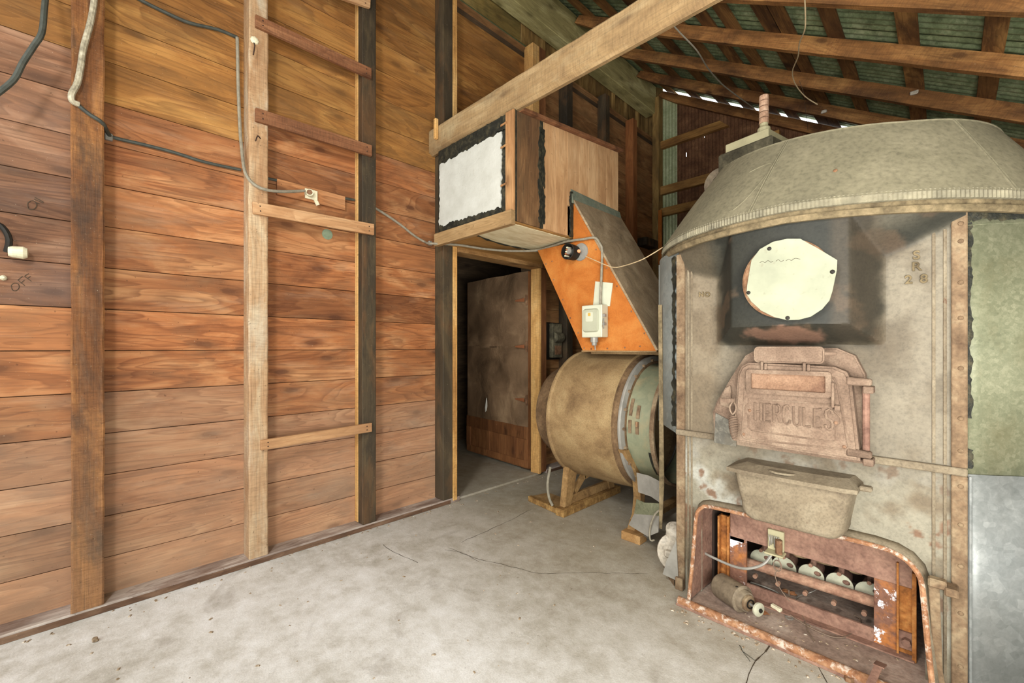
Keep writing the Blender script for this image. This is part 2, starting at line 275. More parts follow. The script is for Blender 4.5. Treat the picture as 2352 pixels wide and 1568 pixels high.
# ------------------------------------------------------------------ mesh helpers
class MB:
    def __init__(s): s.bm = bmesh.new(); s.smooth = False
    def quad(s, pts):
        vs = [s.bm.verts.new(p) for p in pts]; s.bm.faces.new(vs); return s
    def box(s, x0, x1, y0, y1, z0, z1, bev=0):
        return s.hexa([(x0, y0, z0), (x1, y0, z0), (x1, y1, z0), (x0, y1, z0), (x0, y0, z1), (x1, y0, z1), (x1, y1, z1), (x0, y1, z1)], bev)
    def hexa(s, p, bev=0):
        v = [s.bm.verts.new(q) for q in p]
        fs = [s.bm.faces.new([v[i] for i in f]) for f in ((3, 2, 1, 0), (4, 5, 6, 7), (0, 1, 5, 4), (1, 2, 6, 5), (2, 3, 7, 6), (3, 0, 4, 7))]
        if bev:
            es = list({e for f in fs for e in f.edges})
            bmesh.ops.bevel(s.bm, geom=es, offset=bev, segments=1, affect='EDGES')
        return s
    def obox(s, a, b, w, t, up=(0, 0, 1), bev=0):
        """bar from a to b; w = size along side, t = size along up-ish"""
        a, b = Vector(a), Vector(b); d = (b-a).normalized(); u = Vector(up); sd = d.cross(u).normalized(); u = sd.cross(d).normalized()
        P = []
        for k in (-.5, .5):
            for q, i in ((a, -1), (b, -1), (b, 1), (a, 1)):
                P.append(q+sd*(i*w/2)+u*(k*t))
        return s.hexa(P, bev)
    def prism(s, poly, axis, a, b, bev=0):
        """poly: 2D points in the plane normal to axis; extruded a..b"""
        def P(q, k):
            return {'x': (k, q[0], q[1]), 'y': (q[0], k, q[1]), 'z': (q[0], q[1], k)}[axis]
        A = [s.bm.verts.new(P(q, a)) for q in poly]; B = [s.bm.verts.new(P(q, b)) for q in poly]
        n = len(poly); fs = [s.bm.faces.new(A), s.bm.faces.new(B[::-1])]
        for i in range(n): fs.append(s.bm.faces.new((A[i], A[(i+1) % n], B[(i+1) % n], B[i])))
        bmesh.ops.recalc_face_normals(s.bm, faces=fs)
        if bev:
            bmesh.ops.bevel(s.bm, geom=list(fs[0].edges)+list(fs[1].edges), offset=bev, segments=2, affect='EDGES')
        return s
    def loft(s, rings, closed=True, caps=True):
        R = [[s.bm.verts.new(p) for p in r] for r in rings]; n = len(R[0]); fs = []
        for i in range(len(R)-1):
            for j in range(n if closed else n-1):
                fs.append(s.bm.faces.new((R[i][j], R[i][(j+1) % n], R[i+1][(j+1) % n], R[i+1][j])))
        if caps and closed:
            fs.append(s.bm.faces.new(R[0][::-1])); fs.append(s.bm.faces.new(R[-1]))
        bmesh.ops.recalc_face_normals(s.bm, faces=fs)
        return s
    def tube(s, path, r, n=8, sm=3):
        path = [Vector(p) for p in path]
        if sm > 1 and len(path) > 2:
            q = []
            for i in range(len(path)-1):
                p0 = path[max(i-1, 0)]; p1 = path[i]; p2 = path[i+1]; p3 = path[min(i+2, len(path)-1)]
                for k in range(sm):
                    t = k/sm; q.append(.5*((2*p1)+(p2-p0)*t+(2*p0-5*p1+4*p2-p3)*t*t+(3*p1-p0-3*p2+p3)*t**3))
            q.append(path[-1]); path = q
        rings = []; pn = None; m = len(path)
        for i, p in enumerate(path):
            d = (path[min(i+1, m-1)]-path[max(i-1, 0)])
            d = d.normalized() if d.length > 1e-9 else Vector((0, 0, 1))
            if pn is None: pn = d.orthogonal().normalized()
            else: pn = (pn-d*pn.dot(d)).normalized()
            bn = d.cross(pn); rr = r(i/(m-1)) if callable(r) else r
            rings.append([p+(pn*math.cos(2*math.pi*k/n)+bn*math.sin(2*math.pi*k/n))*rr for k in range(n)])
        s.smooth = True
        return s.loft(rings)
    def lathe(s, prof, c, axis='z', n=48, a0=0., a1=2*math.pi, caps=False):
        """prof: (along axis, radius); c: the centre"""
        full = abs(a1-a0-2*math.pi) < 1e-6; rings = []
        m = n if full else n+1
        for (h, r) in prof:
            ring = []
            for k in range(m):
                a = a0+(a1-a0)*k/n
                u, w = r*math.cos(a), r*math.sin(a)
                ring.append({'z': (c[0]+u, c[1]+w, c[2]+h), 'x': (c[0]+h, c[1]+u, c[2]+w), 'y': (c[0]+u, c[1]+h, c[2]+w)}[axis])
            rings.append(ring)
        return s.loft(rings, closed=full, caps=caps and full)
    def cyl(s, a, b, r, n=16, r2=None):
        a, b = Vector(a), Vector(b); d = (b-a).normalized(); u = d.orthogonal().normalized(); w = d.cross(u)
        r2 = r if r2 is None else r2
        return s.loft([[p+(u*math.cos(2*math.pi*k/n)+w*math.sin(2*math.pi*k/n))*q for k in range(n)] for p, q in ((a, r), (b, r2))])
    def dome(s, p, nrm, r, h=None):
        nrm = Vector(nrm).normalized(); h = h or r*.6; p = Vector(p); u = nrm.orthogonal().normalized(); w = nrm.cross(u)
        return s.loft([[p+nrm*hh+(u*math.cos(2*math.pi*k/8)+w*math.sin(2*math.pi*k/8))*rr for k in range(8)] for rr, hh in ((r, 0), (r*.85, h*.6), (r*.4, h))])
    def blob(s, c, sz, seed=0, amp=.25, sub=2):
        r = bmesh.ops.create_icosphere(s.bm, subdivisions=sub, radius=1.)
        for v in r['verts']:
            n = noise.noise(v.co*1.7+Vector((seed*7.3, seed*1.1, 0)))
            v.co = Vector([max(-.75, min(.75, q*(1+amp*n))) for q in v.co])
            v.co = Vector((c[0]+v.co.x*sz[0], c[1]+v.co.y*sz[1], c[2]+v.co.z*sz[2]))
        return s
def mk(name, mb, mat, origin):
    me = bpy.data.meshes.new(name); o = Vector(origin)
    for v in mb.bm.verts: v.co -= o
    if mb.smooth:
        for f in mb.bm.faces: f.smooth = True
    mb.bm.to_mesh(me); mb.bm.free()
    if mb.smooth:
        try: me.set_sharp_from_angle(angle=math.radians(38))
        except Exception: pass
    me.materials.append(M[mat] if isinstance(mat, str) else mat)
    ob = bpy.data.objects.new(name, me); COL.objects.link(ob); return ob
def bounds(mb):
    xs = [v.co for v in mb.bm.verts]
    lo = Vector([min(p[i] for p in xs) for i in range(3)]); hi = Vector([max(p[i] for p in xs) for i in range(3)])
    return lo, hi
def single(name, mb, mat, label=None, cat=None, group=None, kind=None, origin=None):
    lo, hi = bounds(mb)
    og = origin or Vector(((lo.x+hi.x)/2, (lo.y+hi.y)/2, lo.z))
    o = mk(name, mb, mat, og); o.location = og
    if label: o['label'] = label
    if cat: o['category'] = cat
    if group: o['group'] = group
    if kind: o['kind'] = kind
    return o
def thing(name, label, cat, loc=(0, 0, 0), group=None):
    o = bpy.data.objects.new(name, None); COL.objects.link(o); o.location = loc; o.empty_display_size = .05
    o['label'] = label; o['category'] = cat
    if group: o['group'] = group
    return o
def root(name, loc=(0, 0, 0)):
    o = bpy.data.objects.new(name, None); COL.objects.link(o); o.location = loc; o['kind'] = 'structure'; return o
WLOC = {}
def wloc(o):
    v = Vector(o.location); p = o.parent
    while p: v += Vector(p.location); p = p.parent
    return v
def part(name, mb, mat, parent, label=None, kind=None):
    """child whose origin sits at its own middle, kept in world place"""
    lo, hi = bounds(mb); og = (lo+hi)/2
    o = mk(name, mb, mat, og); o.parent = parent; o.location = og-wloc(parent)
    if label: o['label'] = label
    if kind: o['kind'] = kind
    return o
smooth = lambda a, b, x: (lambda t: t*t*(3-2*t))(max(0., min(1., (x-a)/(b-a))))

# ================================================================== FLOOR
XW, XS = -2.80, -2.69            # wall boards' face, stud face
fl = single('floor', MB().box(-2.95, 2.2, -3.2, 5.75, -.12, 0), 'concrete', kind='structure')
part('back_room_slab', MB().box(-4.6, -2.95, 1.2, 4.2, -.1, .015).box(-2.95, -2.72, 2.02, 3.05, 0, .015), 'concrete', fl)
def crack(pts, w=.004):
    m = MB(); P = []
    for i in range(len(pts)-1):
        a, b = Vector(pts[i]), Vector(pts[i+1]); n = max(2, int((b-a).length/.04))
        for k in range(n): P.append(a+(b-a)*(k/n)+Vector((random.uniform(-.006, .006), random.uniform(-.006, .006), 0)))
    P.append(Vector(pts[-1]))
    for i in range(len(P)-1):
        a, b = P[i], P[i+1]; d = (b-a).normalized(); sd = Vector((-d.y, d.x, 0))*w*random.uniform(.4, 1)
        m.quad([a-sd+Vector((0, 0, .0008)), b-sd+Vector((0, 0, .0008)), b+sd+Vector((0, 0, .0008)), a+sd+Vector((0, 0, .0008))])
    return m
cr = [[(1770, 1482), (1745, 1508), (1733, 1530), (1715, 1568), (1690, 1640)], [(880, 1250), (905, 1268), (960, 1292)],
      [(1030, 1258), (1100, 1285), (1170, 1300), (1240, 1318), (1370, 1315), (1490, 1318)], [(1020, 1262), (1060, 1268), (1100, 1290)],
      [(1060, 1245), (1150, 1205), (1220, 1170)], [(1840, 1493), (1870, 1520), (1900, 1568)]]
for i, c in enumerate(cr): part('crack', crack([PZ(*p) for p in c], .003 if i in (0,) else .002), 'crack', fl)

# ================================================================== LEFT WALL
wl = root('wall_left', (XW, 2.2, 0))
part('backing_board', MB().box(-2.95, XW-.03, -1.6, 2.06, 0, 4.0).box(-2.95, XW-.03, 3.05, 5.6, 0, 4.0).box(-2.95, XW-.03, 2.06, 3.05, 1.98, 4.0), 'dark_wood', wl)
P0 = .1957; H0 = 1.1856
Z = sorted({round(H0+P0*k, 4) for k in range(-6, 15)})
rows = [(Z[i], Z[i+1]) for i in range(len(Z)-1)]
rows[0] = (.0, rows[0][1])
def plank(y0, y1, z0, z1, mat):
    j = random.uniform(-.0015, .0015)
    g = .0016
    part('plank', MB().box(XW-.022, XW+j, y0+.001, y1-.001, z0+g, z1-g, .0012), mat, wl)
for i, (z0, z1) in enumerate(rows):
    zc = (z0+z1)/2; z1 = min(z1, 4.0)
    if z0 >= 3.99: continue
    def pick():
        c = zc+random.uniform(-.32, .32)
        return 'wall_high' if c > 2.35 else ('wall_mid' if c > .98 else 'wall_low')
    lf = 'wall_grey' if 1.4 < zc < 2.6 else pick()
    plank(-1.6, .01, z0, z1, lf)
    j1 = random.choice([.69, .69, 2.06])
    if j1 < 1: plank(.01, .69, z0, z1, pick()); plank(.69, 2.06, z0, z1, pick())
    else: plank(.01, 2.06, z0, z1, pick())
    hi = 'wall_high'
    fm = 'wall_far' if zc < 3.2 else 'wall_high'
    if z1 <= 2.0: plank(3.05, 5.55, z0, z1, fm)
    else: plank(2.06, 3.2, z0, z1, hi); plank(3.2, 5.55, z0, z1, 'wall_far')
# cap and the set-back boards above
part('wall_cap', MB().box(XW-.04, XW+.015, 2.1, 5.5, 4.0, 4.02), 'wall_far', wl)
part('upper_plank', MB().box(-3.0, -2.93, -1.6, 3.02, 3.9, 4.14, .002), 'wall_up', wl)
part('upper_plank', MB().box(-3.0, -2.93, -1.6, 3.02, 4.143, 4.42, .002), 'wall_up', wl)
part('upper_plank', MB().box(-3.0, -2.93, -1.6, 3.02, 4.423, 4.9, .002), 'wall_up', wl)
y = 3.03
k = 0
wd = [.16, .12, .05, .42, .05, .13, .05, .62, .05, .12, .14, .05, .1, .14, .05, .12, .1, .06]
while y < 5.5:
    w = wd[k % len(wd)]; b = w < .07
    part('upper_board', MB().box(-3.0, -2.90 if b else -2.925+random.uniform(-.01, .006), y, y+w-.003, 3.85, 4.9, .002), 'vert_up', wl)
    y += w; k += 1
single('ledger_beam', MB().box(-2.90, -2.75, -1.6, 5.45, 4.335, 4.70, .006), 'ledger', 'long pale whitewashed ledger beam high on the plank wall under the rafter ends', 'beam')
# sill plate
tr1 = single('trim_1', MB().box(XW-.005, XS, -1.6, 2.09, 0, .036, .003), 'sill', kind='structure')
tr2 = single('trim_2', MB().box(XW-.005, XS, 3.13, 5.5, 0, .036, .003), 'sill', kind='structure')
for a_, b_ in ((-1.6, 2.0), (3.14, 5.5)):
    part('sill_edge', MB().box(XS-.001, XS+.004, a_, b_, 0, .027, .002), 'sill_edge', tr1 if a_ < 0 else tr2, 'bare brown front edge')
# studs
def stud(y0, y1, z0, z1, mat, label, xf=XS, ang=0., jag=False):
    m = MB()
    if jag:
        n = 60; rings = []
        for i in range(n+1):
            z = z0+(z1-z0)*i/n; a = random.uniform(-.0022, .0022); b = random.uniform(-.0022, .0022)
            rings.append([(XW+.001, y0, z), (xf-.004, y0+a, z), (xf, y0+.006+a, z), (xf, y1-.006+b, z), (xf-.004, y1+b, z), (XW+.001, y1, z)])
        m.loft(rings)
    else: m.box(XW+.001, xf, y0, y1, z0, z1, .003)
    return single('wall_post', m, mat, label, 'post')
stud(-.043, .063, .037, 4.0, 'post_saw', 'rough-sawn brown wall post at the far left with a grey conduit running down it', jag=True)
stud(.638, .733, .037, 4.0, 'post_pale', 'pale whitewashed wall post carrying the left ends of the ladder rungs', jag=True)
s3 = thing('wall_post', 'blackened wall post carrying the right ends of the ladder rungs', 'post', (-2.745, 1.34, .037))
part('post_shaft', MB().box(-2.795+.04, XS, 1.290, 1.385, .037, 4.0, .004), 'post_dark', s3)
part('side_face', MB().box(XW+.001, -2.756, 1.288, 1.385, .037, 4.0, .003), 'trim_z', s3, 'unblackened reddish rear half')
s4 = thing('wall_post', 'dark greenish post at the left of the doorway, under the end of the tie beam', 'post', (-2.745, 1.98, .037))
part('post_shaft', MB().box(XW+.001, XS, 1.93, 2.02, .037, 4.0, .004), 'post_dark', s4)
stud(3.445, 3.54, .037, 4.10, 'post_dark', 'dark post rising above the duct box, first of the two dark ones')
stud(4.14, 4.225, .037, 4.05, 'post_dark', 'shorter dark post behind the duct box, second of the two dark ones')
stud(4.745, 4.84, .037, 4.0, 'post_orange', 'reddish-orange post near the far corner with a pale mark on it')
# chain of small patch on that post
# door frame posts
d1 = thing('wall_post', 'dark reddish post right of the doorway beside the old switch', 'post', (-2.75, 3.17, .02))
part('post_shaft', MB().box(XW+.001, XS-.005, 3.052, 3.135, .02, 1.945, .003), 'post_brown', d1)
part('upper_shaft', MB().box(XW+.001, XS-.005, 3.03, 3.125, 1.95, 4.03, .003), 'post_brown', d1)
single('trim_3', MB().box(XW-.02, XS+.004, 2.022, 2.062, .016, 3.98, .002), 'trim_z', kind='structure')
single('trim_4', MB().box(XW+.005, XS+.004, 3.022, 3.050, .016, 1.945, .002), 'trim_z', kind='structure')
single('trim_5', MB().box(XW-.02, XS+.012, 2.064, 3.06, 1.947, 2.035, .002), 'trim_y', kind='structure')
single('trim_6', MB().box(XW, XS, 2.936, 3.028, 2.75, 4.02, .002), 'trim_z', kind='structure')
# back room
br = root('wall_back_room', (-4.4, 2.6, 0))
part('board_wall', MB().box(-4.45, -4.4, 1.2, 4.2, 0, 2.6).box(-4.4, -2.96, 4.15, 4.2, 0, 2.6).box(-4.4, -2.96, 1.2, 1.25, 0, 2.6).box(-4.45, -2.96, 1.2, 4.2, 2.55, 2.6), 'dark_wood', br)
# door leaf, swung into the back room
hg = Vector((-2.815, 3.01, 0)); dd = Vector((-1., .06, 0)).normalized(); dn = Vector((-.06, -1, 0)).normalized()
def leaf(a, b, z0, z1, t0, t1, bev=0):
    A = hg+dd*a; B = hg+dd*b
    return MB().hexa([A+dn*t0+Vector((0, 0, z0)), B+dn*t0+Vector((0, 0, z0)), B+dn*t1+Vector((0, 0, z0)), A+dn*t1+Vector((0, 0, z0)),
                      A+dn*t0+Vector((0, 0, z1)), B+dn*t0+Vector((0, 0, z1)), B+dn*t1+Vector((0, 0, z1)), A+dn*t1+Vector((0, 0, z1))], bev)
dr = bpy.data.objects.new('door_1', None); COL.objects.link(dr); dr.location = hg+Vector((0, 0, .035)); dr['kind'] = 'structure'
part('door_board', leaf(0, 1.0, .04, 1.93, -.03, 0), 'door_wood', dr)
def wavy(a, b, z0, z1, seed, amp):
    m = MB(); nx, nz = 40, 60; V = []
    for j in range(nz+1):
        r = []
        for i in range(nx+1):
            u = a+(b-a)*i/nx; z = z0+(z1-z0)*j/nz
            f = .004+amp*max(0, noise.noise(Vector((u*4+seed, z*2.2, seed)))+.25)*min(1, 6*min(i/nx, 1-i/nx, j/nz+.1))
            r.append(m.bm.verts.new(hg+dd*u+dn*f+Vector((0, 0, z))))
        V.append(r)
    for j in range(nz):
        for i in range(nx): m.bm.faces.new((V[j][i], V[j][i+1], V[j+1][i+1], V[j+1][i]))
    m.smooth = True; return m
part('tar_paper_upper', wavy(.0, .99, 1.2, 1.93, 1., .028), 'tar_paper', dr)
part('tar_paper_lower', wavy(.0, .99, .44, 1.215, 4., .028), 'tar_paper', dr)
part('rail', leaf(0, 1.0, .32, .44, .0, .012, .002), 'door_wood', dr)
part('rail', leaf(0, 1.0, .05, .115, .0, .010, .002), 'door_wood', dr)
for a, b in ((0.0, .05), (.18, .25), (.58, .64), (.93, 1.0)): part('stile', leaf(a, b, .115, .32, .0, .014, .002), 'door_wood', dr)
for z in (.70, 1.21, 1.655):
    h = part('hinge', leaf(-.0, .022, z-.05, z+.05, .012, .018), 'ring', dr)
    m = MB(); A = hg+dn*.034
    m.prism([(0, 0)]*0 or [(0, -.018), (.13, -.006), (.13, .006), (0, .018)], 'y', 0, .003)
    for v in m.bm.verts:
        u, t, zz = v.co.x, v.co.y, v.co.z; v.co = A+dd*(u+.02)+dn*t+Vector((0, 0, zz+z))
    part('hinge_strap', m, 'copper', h)
m = MB(); m.prism([(0, 0), (.018, .015), (.03, .06), (.028, .12), (.015, .15), (.008, .1), (-.004, .05)], 'y', 0, .004)
for v in m.bm.verts:
    u, t, zz = v.co; v.co = hg+dd*(.62-u)+dn*(.036+t)+Vector((0, 0, zz+.52))
part('torn_strip', m, 'paper', dr, 'pale torn strip')

# ================================================================== LADDER RUNGS
def rung(a0, a1, b0, b1, mat, label, grp=True):
    """a0,a1: pixel of the left end (top, bottom); b0,b1: right end"""
    X = XS+.001; q = [PX(*p, X) for p in (a0, a1, b1, b0)]
    m = MB(); t = .022
    m.hexa([(q[1].x, q[1].y, q[1].z), (q[2].x, q[2].y, q[2].z), (q[2].x+t, q[2].y, q[2].z), (q[1].x+t, q[1].y, q[1].z),
            (q[0].x, q[0].y, q[0].z), (q[3].x, q[3].y, q[3].z), (q[3].x+t, q[3].y, q[3].z), (q[0].x+t, q[0].y, q[0].z)], .0015)
    # local x runs along the rung so the grain follows it
    lo, hi = bounds(m); og = (lo+hi)/2; d = (q[3]-q[0]).normalized(); R = Matrix((d, Vector((-1, 0, 0)).cross(d)*-1, Vector((1, 0, 0)))).transposed()
    if R.determinant() < 0: R = Matrix((d, Vector((-1, 0, 0)).cross(d), Vector((1, 0, 0)))).transposed()
    Ri = R.inverted()
    for v in m.bm.verts: v.co = Ri @ (v.co-og)
    o = mk('ladder_rung', m, mat, (0, 0, 0)); o.location = og; o.rotation_euler = R.to_euler()
    o['label'] = label; o['category'] = 'rung'; o['group'] = 'boards nailed across two posts as a ladder'
    for e, (pa, pb) in enumerate(((q[0], q[1]), (q[3], q[2]))):
        for f in (.3, .7):
            n = MB(); p = pa.lerp(pb, f); p = p+(q[3]-q[0]).normalized()*(.035 if e == 0 else -.035); n.dome(Ri @ (Vector((p.x+t, p.y, p.z))-og), Ri @ Vector((1, 0, 0)), .004)
            c = mk('nail', n, 'knotdark', (0, 0, 0)); c.parent = o
    return o
rung((585, 37), (585, 64), (850, 160), (850, 184), 'rung', 'dark brown ladder rung nailed highest of the four whole ones')
rung((585, 250), (585, 280), (851, 336), (851, 361), 'rung', 'dark reddish ladder rung below the uppermost one')
rung((578, 464), (580, 492), (856, 516), (856, 541), 'rung_pale', 'plain tan ladder rung just below the boxed cable end')
rung((597, 1010), (597, 1033), (851, 970), (851, 990), 'rung_pale', 'pale lowest ladder rung, sloping up to the right')
rung((745, -40), (745, -12), (848, 2), (847, 22), 'rung_pale', 'short end of a pale rung cut by the top of the picture')

# ================================================================== TIE BEAM
m = MB(); n = 70; rings = []
for i in range(n+1):
    x = -2.79+(3.3)*i/n; a = random.uniform(-.0015, .0015)
    rings.append([(x, 1.87, 2.69+a), (x, 1.90, 2.672+a*.5), (x, 1.925, 2.675), (x, 1.925, 2.85), (x, 1.875, 2.858+a), (x, 1.87, 2.85+a)])
m.loft(rings)
tb = single('tie_beam', m, 'beam', 'long tan overhead beam crossing from the doorway post towards the upper right', 'beam')
part('bolt_peg', MB().box(-2.688, -2.66, 1.84, 1.868, 2.75, 2.90, .004), 'trim_z', tb, 'short pale peg at its end')

# ================================================================== DUCT BOX
XB = -1.875; Z0, Z1 = 1.985, 2.76
db = thing('duct_box', 'big wooden duct box with a white plastered end, hung over the doorway', 'duct box', (-2.28, 2.45, Z0))
part('front_board', MB().box(XS+.003, XB, 1.885, 1.90, Z0, 2.67), 'tar', db, 'black tarred end')
# white sheet with a ragged tarred edge
def ragged(pts, amp, step=.012, seed=0, nrm=None):
    out = []
    for i in range(len(pts)):
        a, b = Vector(pts[i]), Vector(pts[(i+1) % len(pts)]); n = max(1, int((b-a).length/step))
        for k in range(n):
            p = a.lerp(b, k/n); d = (b-a).normalized(); out.append(p+Vector((-d.y, d.x))*(noise.noise(Vector((p.x*23+seed, p.y*23, seed)))+.6*noise.noise(Vector((p.x*70+seed, p.y*70, seed))))*amp)
    return [tuple(p) for p in out]
part('white_sheet', MB().prism(ragged([(-2.665, 2.09), (-2.0, 2.09), (-1.99, 2.575), (-2.66, 2.57)], .014, seed=3), 'y', 1.876, 1.886), 'plaster', db, 'off-white plastered sheet')
part('corner_batten', MB().box(-1.945, XB+.001, 1.868, 1.886, Z0+.05, 2.668, .002), 'box_trim', db)
for z in (2.60, 2.46, 2.22): part('nail', MB().obox((-1.985, 1.866, z), (-1.93, 1.866, z+.004), .004, .012), 'box_trim', db)
part('lower_lip', MB().box(XS+.003, XB+.004, 1.845, 1.884, 1.955, 2.045, .002), 'lip', db)
part('tar_line', MB().prism(ragged([(-2.66, 2.045), (-1.99, 2.045), (-1.99, 2.09), (-2.66, 2.10)], .02, seed=8), 'y', 1.872, 1.8765), 'tar', db)
part('tar_line', MB().prism(ragged([(-2.66, 2.56), (-1.93, 2.575), (-1.93, 2.66), (-2.66, 2.655)], .016, seed=5), 'y', 1.872, 1.8765), 'tar', db)
# side: one dark board and vertical boards
ys = [1.902, 2.115, 2.15, 2.28, 2.41, 2.54, 2.66, 2.78, 2.90, 2.99, 3.07]
for i in range(len(ys)-1):
    zt = lambda y: 2.665+(y-1.9)*.098
    y0, y1 = ys[i]+.0008, ys[i+1]-.0008
    mt = 'box_dark' if i == 0 else ('tar' if i == 1 else 'box_ply')
    zb = Z0 if y1 < 2.47 else 2.20
    part('side_board' if i != 1 else 'tar_seam', MB().hexa([(XB-.016, y0, zb), (XB, y0, zb), (XB, y1, zb), (XB-.016, y1, zb), (XB-.016, y0, zt(y0)), (XB, y0, zt(y0)), (XB, y1, zt(y1)), (XB-.016, y1, zt(y1))], .001), mt, db)
for sd, sgn in ((2.115, 1), (2.15, -1)):
    part('tar_edge', MB().prism(ragged([(sd-.012, Z0+.03), (sd+.012, Z0+.03), (sd+.012, 2.64), (sd-.012, 2.64)], .016, .015, seed=sd*9), 'x', XB, XB+.004), 'tar', db)
part('top_board', MB().hexa([(XS, 1.926, 2.67), (XB+.03, 1.926, 2.67), (XB+.03, 3.10, 2.785), (XS, 3.10, 2.785), (XS, 1.926, 2.69), (XB+.03, 1.926, 2.69), (XB+.03, 3.10, 2.81), (XS, 3.10, 2.81)], .002), 'rung', db)
part('bottom_board', MB().box(XS+.003, XB-.017, 1.902, 3.05, Z0-.004, Z0+.012), 'box_under', db)
u = [PZ(*p, Z0-.006) for p in ((1080, 533), (1182, 514), (1312, 550), (1232, 578), (1150, 560))]
part('underside_sheet', MB().prism(ragged([(p.x, p.y) for p in u][::-1], .01, seed=2), 'z', Z0-.009, Z0-.005), 'plaster_y', db, 'peeling yellowish sheet underneath')
tl = [PZ(*p, Z0-.011) for p in ((1082, 534), (1120, 550), (1160, 562), (1200, 570), (1232, 577))]
part('tar_bead', MB().tube(tl, lambda t: .007+.004*math.sin(t*31), 6), 'tar', db)
part('back_board', MB().box(XS+.003, XB-.017, 3.03, 3.05, Z0+.012, 2.78), 'box_dark', db)

# ================================================================== SLOPED CHUTE
ch = thing('sloped_chute', 'orange-faced sloping chute leading from the duct box down to the blower', 'chute', (-1.6, 2.76, 1.18))
YF = 2.46
pf = [PY(*p, YF) for p in ((1235, 575), (1316, 556), (1318, 462), (1508, 799), (1508, 806), (1340, 808))]
part('front_panel', MB().prism([(p.x, p.z) for p in pf], 'y', YF, YF+.012), 'orange', ch, 'orange fibreboard face')
A = Vector((-1.862, 0, 2.235)); B = Vector((-1.236, 0, 1.18))
dv = (B-A).normalized(); nn = Vector((-dv.z, 0, dv.x)); nn = nn if nn.x > 0 else -nn
part('sloping_panel', MB().hexa([(A.x, YF-.012, A.z), (B.x, YF-.012, B.z), (B.x, 3.08, B.z), (A.x, 3.08, A.z)]+[(p.x+nn.x*.014, y, p.z+nn.z*.014) for p, y in ((A, YF-.012), (B, YF-.012), (B, 3.08), (A, 3.08))], .001), 'chute_grey', ch, 'weathered grey-brown upper board')
C2 = Vector((-2.19, 0, 1.93)); D2 = Vector((-1.785, 0, 1.18))
part('lower_panel', MB().hexa([(C2.x, YF+.013, C2.z), (D2.x, YF+.013, D2.z), (D2.x, 3.06, D2.z), (C2.x, 3.06, C2.z)]+[(p.x+.014, y, p.z+.008) for p, y in ((C2, YF+.013), (D2, YF+.013), (D2, 3.06), (C2, 3.06))]), 'chute_grey', ch)
part('back_panel', MB().prism([(p.x, p.z) for p in pf], 'y', 3.062, 3.072), 'chute_grey', ch)
part('metal_flange', MB().hexa([(XB+.001, 2.44, 2.225), (XB+.001, 3.085, 2.225), (XB+.028, 3.085, 2.215), (XB+.028, 2.44, 2.215), (XB+.001, 2.44, 2.32), (XB+.001, 3.085, 2.30), (XB+.005, 3.085, 2.30), (XB+.005, 2.44, 2.32)]), galv('flange_metal', (96, 106, 92), (124, 132, 114), (148, 150, 128)), ch, 'galvanised metal flange')
part('tar_edge', MB().prism(ragged([(2.425, Z0), (2.46, Z0), (2.455, 2.3), (2.43, 2.3)], .012, .012, seed=6), 'x', XB+.001, XB+.012), 'tar', ch)
part('bottom_collar', MB().box(-1.77, -1.25, 2.54, 2.99, 1.155, 1.179).box(-1.79, -1.236, 2.455, 2.475, 1.172, 1.180), 'drum', ch)
for p in ((1254, 606), (1272, 642), (1293, 688), (1310, 730), (1328, 764), (1342, 799), (1358, 801), (1395, 800), (1435, 798), (1470, 795), (1369, 573), (1394, 615), (1417, 657), (1450, 715), (1480, 765), (1268, 600)):
    q = PY(*p, YF); part('screw', MB().dome((q.x, YF, q.z), (0, -1, 0), .006), 'ring', ch)
single('metal_patch', MB().prism([(p.x, p.z) for p in [PY(*q, 2.457) for q in ((1368, 646), (1408, 650), (1401, 703), (1363, 700))]], 'y', 2.4535, 2.4585), 'boxlight', 'small bright metal plate above the grey switch box', 'metal plate')
# safety switch box
sb = thing('safety_switch_box', 'grey electrical switch box with a side lever, fixed on the orange chute face', 'switch box', (-1.655, 2.44, 1.265))
part('box_body', MB().box(-1.738, -1.578, 2.385, 2.459, 1.268, 1.482, .004), 'boxlight', sb)
def rrect(x0, x1, z0, z1, r, n=5):
    o = []
    for cx, cz, a in ((x1-r, z1-r, 0), (x0+r, z1-r, 90), (x0+r, z0+r, 180), (x1-r, z0+r, 270)):
        for k in range(n+1): t = math.radians(a+90*k/n); o.append((cx+r*math.cos(t), cz+r*math.sin(t)))
    return o
r0 = rrect(-1.727, -1.600, 1.302, 1.458, .022); r1 = rrect(-1.72, -1.607, 1.309, 1.451, .02)
cv = part('cover_bulge', MB().loft([[(x, 2.384, z) for x, z in r0], [(x, 2.372, z) for x, z in r1]]), 'boxgrey', sb)
part('label_plate', MB().prism(rrect(-1.695, -1.638, 1.372, 1.434, .008), 'y', 2.3705, 2.3722), 'boxlight', cv)
part('emblem', MB().prism([(-1.676, 1.409), (-1.656, 1.409), (-1.656, 1.429), (-1.676, 1.429)], 'y', 2.3690, 2.3706), 'gold', cv, 'small gold square emblem')
part('lever', MB().obox((-1.574, 2.40, 1.388), (-1.548, 2.36, 1.325), .008, .012).box(-1.578, -1.558, 2.39, 2.41, 1.40, 1.418).box(-1.578, -1.558, 2.39, 2.41, 1.345, 1.362), 'steel', sb)
part('nipple', MB().cyl((-1.66, 2.42, 1.268), (-1.66, 2.42, 1.235), .026, 12).cyl((-1.66, 2.42, 1.235), (-1.66, 2.42, 1.215), .018, 12).cyl((-1.655, 2.42, 1.215), (-1.652, 2.42, 1.185), .004, 6), 'steel', sb)
